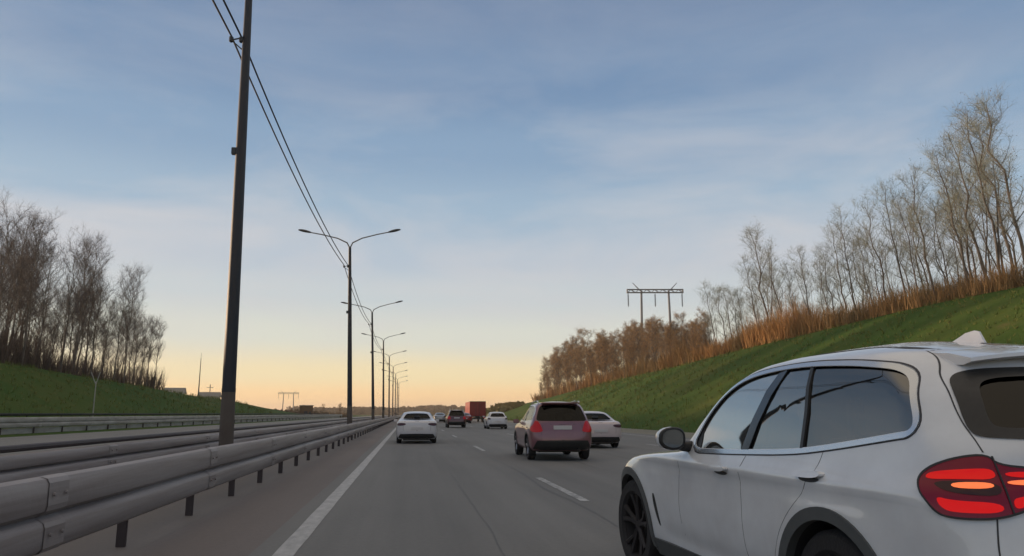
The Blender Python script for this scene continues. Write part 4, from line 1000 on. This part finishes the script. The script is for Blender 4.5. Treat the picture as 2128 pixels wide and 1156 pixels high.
def make_car(name, label, S, kind, paint, xc, yr, yaw=0, lamp='tail_plain', near=True, hs=1.0, plate=True):
    D = {k: (v if k in ('wb','wr') else [((z*hs if z > .3 else z), u) for z, u in v]) for k, v in S.items()}
    c = Car(D['rear'], D['front'], D['width'], D['wb'], D['wr'], rcr=.40, rcf=.6, nr=2.8, nf=2.6, taper=.04, flare=.018, belt=1.0*hs, creases=[(.88*hs,.05,.010,-.8,3), (.42,.08,-.016,.4,2.2)])
    zr = max(-min(u for z, u in D['rear']), 0)
    t = thing(name, label, 'car', (xc+math.sin(yaw)*0, yr+zr, .004), math.pi/2+yaw)
    H = c.z1
    if kind == 'sedan':
        sg = [(1.78,1.02),(1.60,1.17),(1.36,1.30),(1.05,1.365),(.70,1.355),(.38,1.28),(.10,1.16),(-.04,1.08),(.20,1.035),(1.0,1.02)]
        rw = [(0,1.355),(.40,1.34),(.50,1.315),(.58,1.20),(.64,1.10),(.55,1.075),(0,1.07)]; lo, hi = -.6, .9
        ln = [(.93,.90),(.70,.915),(.50,.90),(.48,.84),(.66,.79),(.93,.80)]; pz = (.62,.73) if near else (.62,.73); bz = .42
        wsc = [(-.66,1.04),(.66,1.04),(.54,1.33),(-.54,1.33)]
    elif kind == 'tall':
        sg = [(1.84,1.09),(1.55,1.32),(1.25,1.46),(.9,1.52),(.4,1.53),(-.1,1.50),(-.34,1.44),(-.46,1.30),(-.50,1.16),(-.2,1.11),(.8,1.085)]
        rw = [(0,1.555),(.50,1.545),(.60,1.51),(.64,1.46),(.71,1.30),(.76,1.13),(.70,1.09),(.60,1.085),(0,1.08)]; lo, hi = -1.2, -.1
        ln = [(.72,1.10),(.66,1.06),(.58,.90),(.56,.80),(.80,.78),(.98,.82),(.98,.92),(.84,1.0),(.80,1.10)]; pz = (.86,.97); bz = .56
        wsc = [(-.68,1.12),(.68,1.12),(.55,1.50),(-.55,1.50)]
    else:
        sg = [(1.74,1.05),(1.50,1.22),(1.20,1.36),(.8,1.42),(.3,1.41),(-.05,1.35),(-.25,1.22),(-.35,1.10),(0,1.06),(.9,1.04)]
        rw = [(0,1.38),(.42,1.365),(.52,1.33),(.62,1.16),(.66,1.07),(.55,1.04),(0,1.035)]; lo, hi = -1, .3
        ln = [(.92,.98),(.76,.97),(.62,.90),(.62,.82),(.90,.82)]; pz = (.62,.73); bz = .42
        wsc = [(-.66,1.08),(.66,1.08),(.54,1.38),(-.54,1.38)]
    sc = lambda pl: [(u, v*hs) for u, v in pl]
    sg = dens(smooth_poly(sc(sg), 2), .15); rw = sc(rw); rw = dens(smooth_poly(rw[:-1]+[(-q, z) for q, z in rw[:0:-1]], 1), .12); rfc = rearf(c)
    cuts = []
    if near: cuts = [(sg, 's', .45, 1.2), (sg, 's', -1.2, -.45), ([(rfc(q, z, 0).y, z) for q, z in grow(rw, -.01)], 'a', lo, hi), (sc(wsc), 'a', 1.0, 2.6)]
    if near: body_mesh(c, t, paint, cuts, 26, (10,36,10), .04)
    else:
        bo = shell(c, zlevels(c, 18), nn=(8,24,8)).build('body', [M[paint], M['interior']], t)
    for sd in (1, -1):
        f = sidef(c, sd)
        patch(grow(sg, .008), f, -.008 if near else .004, .004, 4, side=sd).build('side_window', M['glass_r'] if near else M['black'], t)
        if near:
            b = strip([(.84,1.03*hs),(.78,H-.12)], f, .09, .001, False)
            b.build('pillar', M['black'], t); strip(grow(sg, .012), f, .014, .005).build('window_trim', M['chrome'], t)
        b = MB()
        for ax in (0, c.wb):
            arc = [(ax+(c.wr+.055)*math.cos(a), c.wr+(c.wr+.055)*math.sin(a)) for a in [R_(-8)+R_(196)*i/20 for i in range(21)]]
            strip(arc, f, .035, .006, False, .03, b=b) if kind == 'tall' or not near else strip(arc, f, .012, .003, False, .03, b=b)
        b.build('arch_lip', M['black'], t)
        lg = dens(smooth_poly(sc(ln), 1), .05)
        def g(q, z, off, sd=sd): p = c.P(q, z, off); p.y *= sd; return p
        patch(lg, g, .010, .03, 3, side=sd).build('tail_lamp', M[lamp], t)
        b = MB(); ma = 1.78; mz = (1.07 if kind != 'sedan' else 1.0)*hs
        b.box(ma-.03, ma+.08, sd*.98-.085, sd*.98+.085, mz-.06, mz+.06); b.box(ma+.01, ma+.05, sd*.88-.05, sd*.88+.05, mz-.05, mz-.02)
        b.build('wing_mirror', M[paint if near else 'black'], t, bevel=.02)
        if near:
            for a in (.98, .05): patch([(a-.1,.90*hs),(a+.1,.90*hs),(a+.1,.925*hs),(a-.1,.925*hs)], f, .025, .02, 2, side=sd).build('door_handle', M[paint], t)
    patch(rw, rfc, -.006 if near else .004, .004, 4).build('rear_window', M['glass_d'] if near else M['black'], t)
    if near:
        wf = lambda s, z, off: Vector((c.ends(z)[1]-.10*(abs(s)/.7)**2+off, s, z))
        patch(dens(grow(sc(wsc), .012), .15), wf, -.02, .004, 4).build('windscreen', M['glass_f'], t)
        seats(t, [(.35,(.36,-.36),.24),(-.35 if kind != 'sedan' else -.05,(0,),.52)], dz=-.16 if kind == 'sedan' else -.06)
        b = MB(); strip([(-.70,1.0*hs),(-.35,1.0*hs),(0,1.0*hs),(.35,1.0*hs),(.70,1.0*hs)], rfc, .008, .002, False, .004, b=b) if kind != 'sedan' else strip([(-.55,.98*hs),(0,.98*hs),(.55,.98*hs)], rfc, .008, .002, False, .004, b=b)
        for sd in (1, -1): strip([(sd*.56,.98*hs),(sd*.60,.80*hs),(sd*.60,.60*hs)], rfc, .008, .002, False, .004, b=b)
        strip([(-.60,.58*hs),(0,.58*hs),(.60,.58*hs)], rfc, .010, .002, False, .004, b=b)
        b.build('panel_gaps', M['seam'], t)
    z0 = c.z0
    pb = [(-.72,bz),(0,bz+.01),(.72,bz),(.86,z0+.05),(.60,z0+.01),(0,z0+.01),(-.60,z0+.01),(-.86,z0+.05)]
    patch(dens(pb, .06), rfc, .020, .03, 8).build('lower_bumper', M['black'], t)
    if plate:
        p = c.P(0, sum(pz)/2*hs, .012).x
        box_part('number_plate', M['plate'], t, (p-.012, p+.02, -.26, .26, pz[0]*hs, pz[1]*hs), .004)
    if kind == 'tall':
        for sd in (1, -1):
            b = MB(); b.tube([(-.30,sd*.60,H-.06),(-.25,sd*.60,H+.0),(.3,sd*.60,H+.015),(.95,sd*.59,H-.02),(1.02,sd*.59,H-.10)], .016, 6); b.build('roof_rail', M['chrome'], t)
        b = MB(); b.box(-.64, -.36, -.56, .56, H-.075, H-.035); b.build('spoiler', M[paint], t, bevel=.015)
    b = MB(); b.tube([(-.8,-.45,z0+.03),(-.90,-.45,z0+.02)], .035, 8); b.tube([(-.5,-.2,z0),(2.2,-.1,z0-.02)], .04, 6); b.box(-.35,.35,-.6,.6,z0-.06,z0+.05); b.build('underbody', M['black'], t, smooth=False)
    for (a, st) in ((0, 0), (c.wb, 0)):
        for sd in (1, -1): wheel(t, a, sd*(.775 if kind != 'hatch' else .755), c.wr, .21, sd, detail=False)
    return t
make_car('white_sedan', 'plain white saloon car straight ahead in the left lane beside the edge line', SED, 'sedan', 'white2', .36, 33.6, lamp='tail_plain', hs=.98)
make_car('maroon_suv', 'high maroon car with roof rails, largest of the cars ahead, in the middle lane', TALL, 'tall', 'maroon', 4.28, 20.8, R_(-1.0), lamp='tail_lit')
make_car('dusty_white_sedan', 'dusty pinkish white saloon half hidden behind the right side of the maroon car', SED, 'sedan', 'pinkwhite', 7.25, 28.2, lamp='tail_plain', hs=.98)
make_car('dark_suv', 'small dark maroon high car far ahead, just right of the plain white saloon', TALL, 'tall', 'darkcar', 4.45, 71, lamp='tail_lit', hs=1.0)
make_car('white_hatchback', 'small white hatchback far ahead between the red truck and the maroon car', HAT, 'hatch', 'white2', 7.55, 64.5, hs=.98)
make_car('silver_sedan', 'tiny silver grey saloon glimpsed between the plain white saloon and the dark high car', SED, 'sedan', 'silver', 4.55, 112, near=False)
make_car('red_sedan', 'tiny dark red saloon showing beside the left wheels of the red truck', SED, 'sedan', 'red', 7.6, 103, near=False)
# red lorry
t = thing('box_truck', 'tall dark red box truck far ahead, the highest vehicle on the road', 'truck', (10.45, 116, .004), 0)
b = MB(); b.box(-1.25,1.25,0,9.2,.95,3.12); b.build('cargo_box', M['truck_pink'], t, bevel=.03)
for s in (-.625, .625):
    d = MB(); d.box(s-.605, s+.605, -.035, -.001, 1.0, 3.07); d = d.build('rear_door', M['truck_red'], t, bevel=.008)
    b = MB(); b.tube([(s*.5,-.06,1.05),(s*.5,-.06,3.02)], .018, 6); b.build('lock_bar', M['dark_steel'], d)
b = MB(); b.box(-1.27,1.27,-.02,.05,3.121,3.18); b.box(-1.27,1.27,-.02,.05,.86,.949); b.build('rear_frame', M['dark_steel'], t, smooth=False)
b = MB(); b.box(-.45,-.3,0,10.8,.6,.93); b.box(.3,.45,0,10.8,.6,.93); b.box(-1.15,1.15,-.05,.02,.45,.62); b.build('chassis', M['black'], t, smooth=False)
b = MB(); b.box(-1.15,1.15,9.6,11.5,.75,2.7); b.build('cab', M['truck_red'], t, bevel=.12)
for s in (-1, 1):
    b = MB(); b.box(s*.98-.17, s*.98+.17, -.075, -.051, .66, .80); b.build('tail_lamp', M['tail_lit'], t, smooth=False)
    b = MB(); b.box(s*.98-.25, s*.98+.25, .9, .93, .25, .85); b.build('mudguard', M['black'], t, smooth=False)
    for yy in (1.7, 2.95, 10.4):
        w_ = bpy.data.objects.new('wheel', None); col.objects.link(w_); w_.parent = t; w_.location = (s*1.0, yy, .48); w_.rotation_euler = (0, 0, math.pi/2)
        b = MB(); b.lathe([(-.15,.28),(-.16,.42),(-.12,.48),(.12,.48),(.16,.42),(.15,.28),(-.15,.28)], 20); b.build('tyre', M['rubber'], w_)
        b = MB(); b.lathe([(-.1*s,.28),(-.05*s,.2),(-.12*s,.1),(-.12*s,.001)], 16); b.lathe([(.1*s,.28),(.1*s,.001)], 16); b.build('rim', M['dark_steel'], w_)

# ------------------------------------------------------------------ the air
hm = bpy.data.materials.new('air'); hm.use_nodes = True; t_ = hm.node_tree; t_.nodes.clear()
ho = t_.nodes.new('ShaderNodeOutputMaterial'); pv = t_.nodes.new('ShaderNodeVolumePrincipled'); pv.inputs['Color'].default_value = (.98,.90,.80,1); pv.inputs['Density'].default_value = .0003; pv.inputs['Anisotropy'].default_value = .3
t_.links.new(pv.outputs[0], ho.inputs['Volume'])
b = MB(); b.box(-1530, 1530, -75, 3650, -1.2, 42); tag(b.build('haze', hm, smooth=False), kind='stuff')
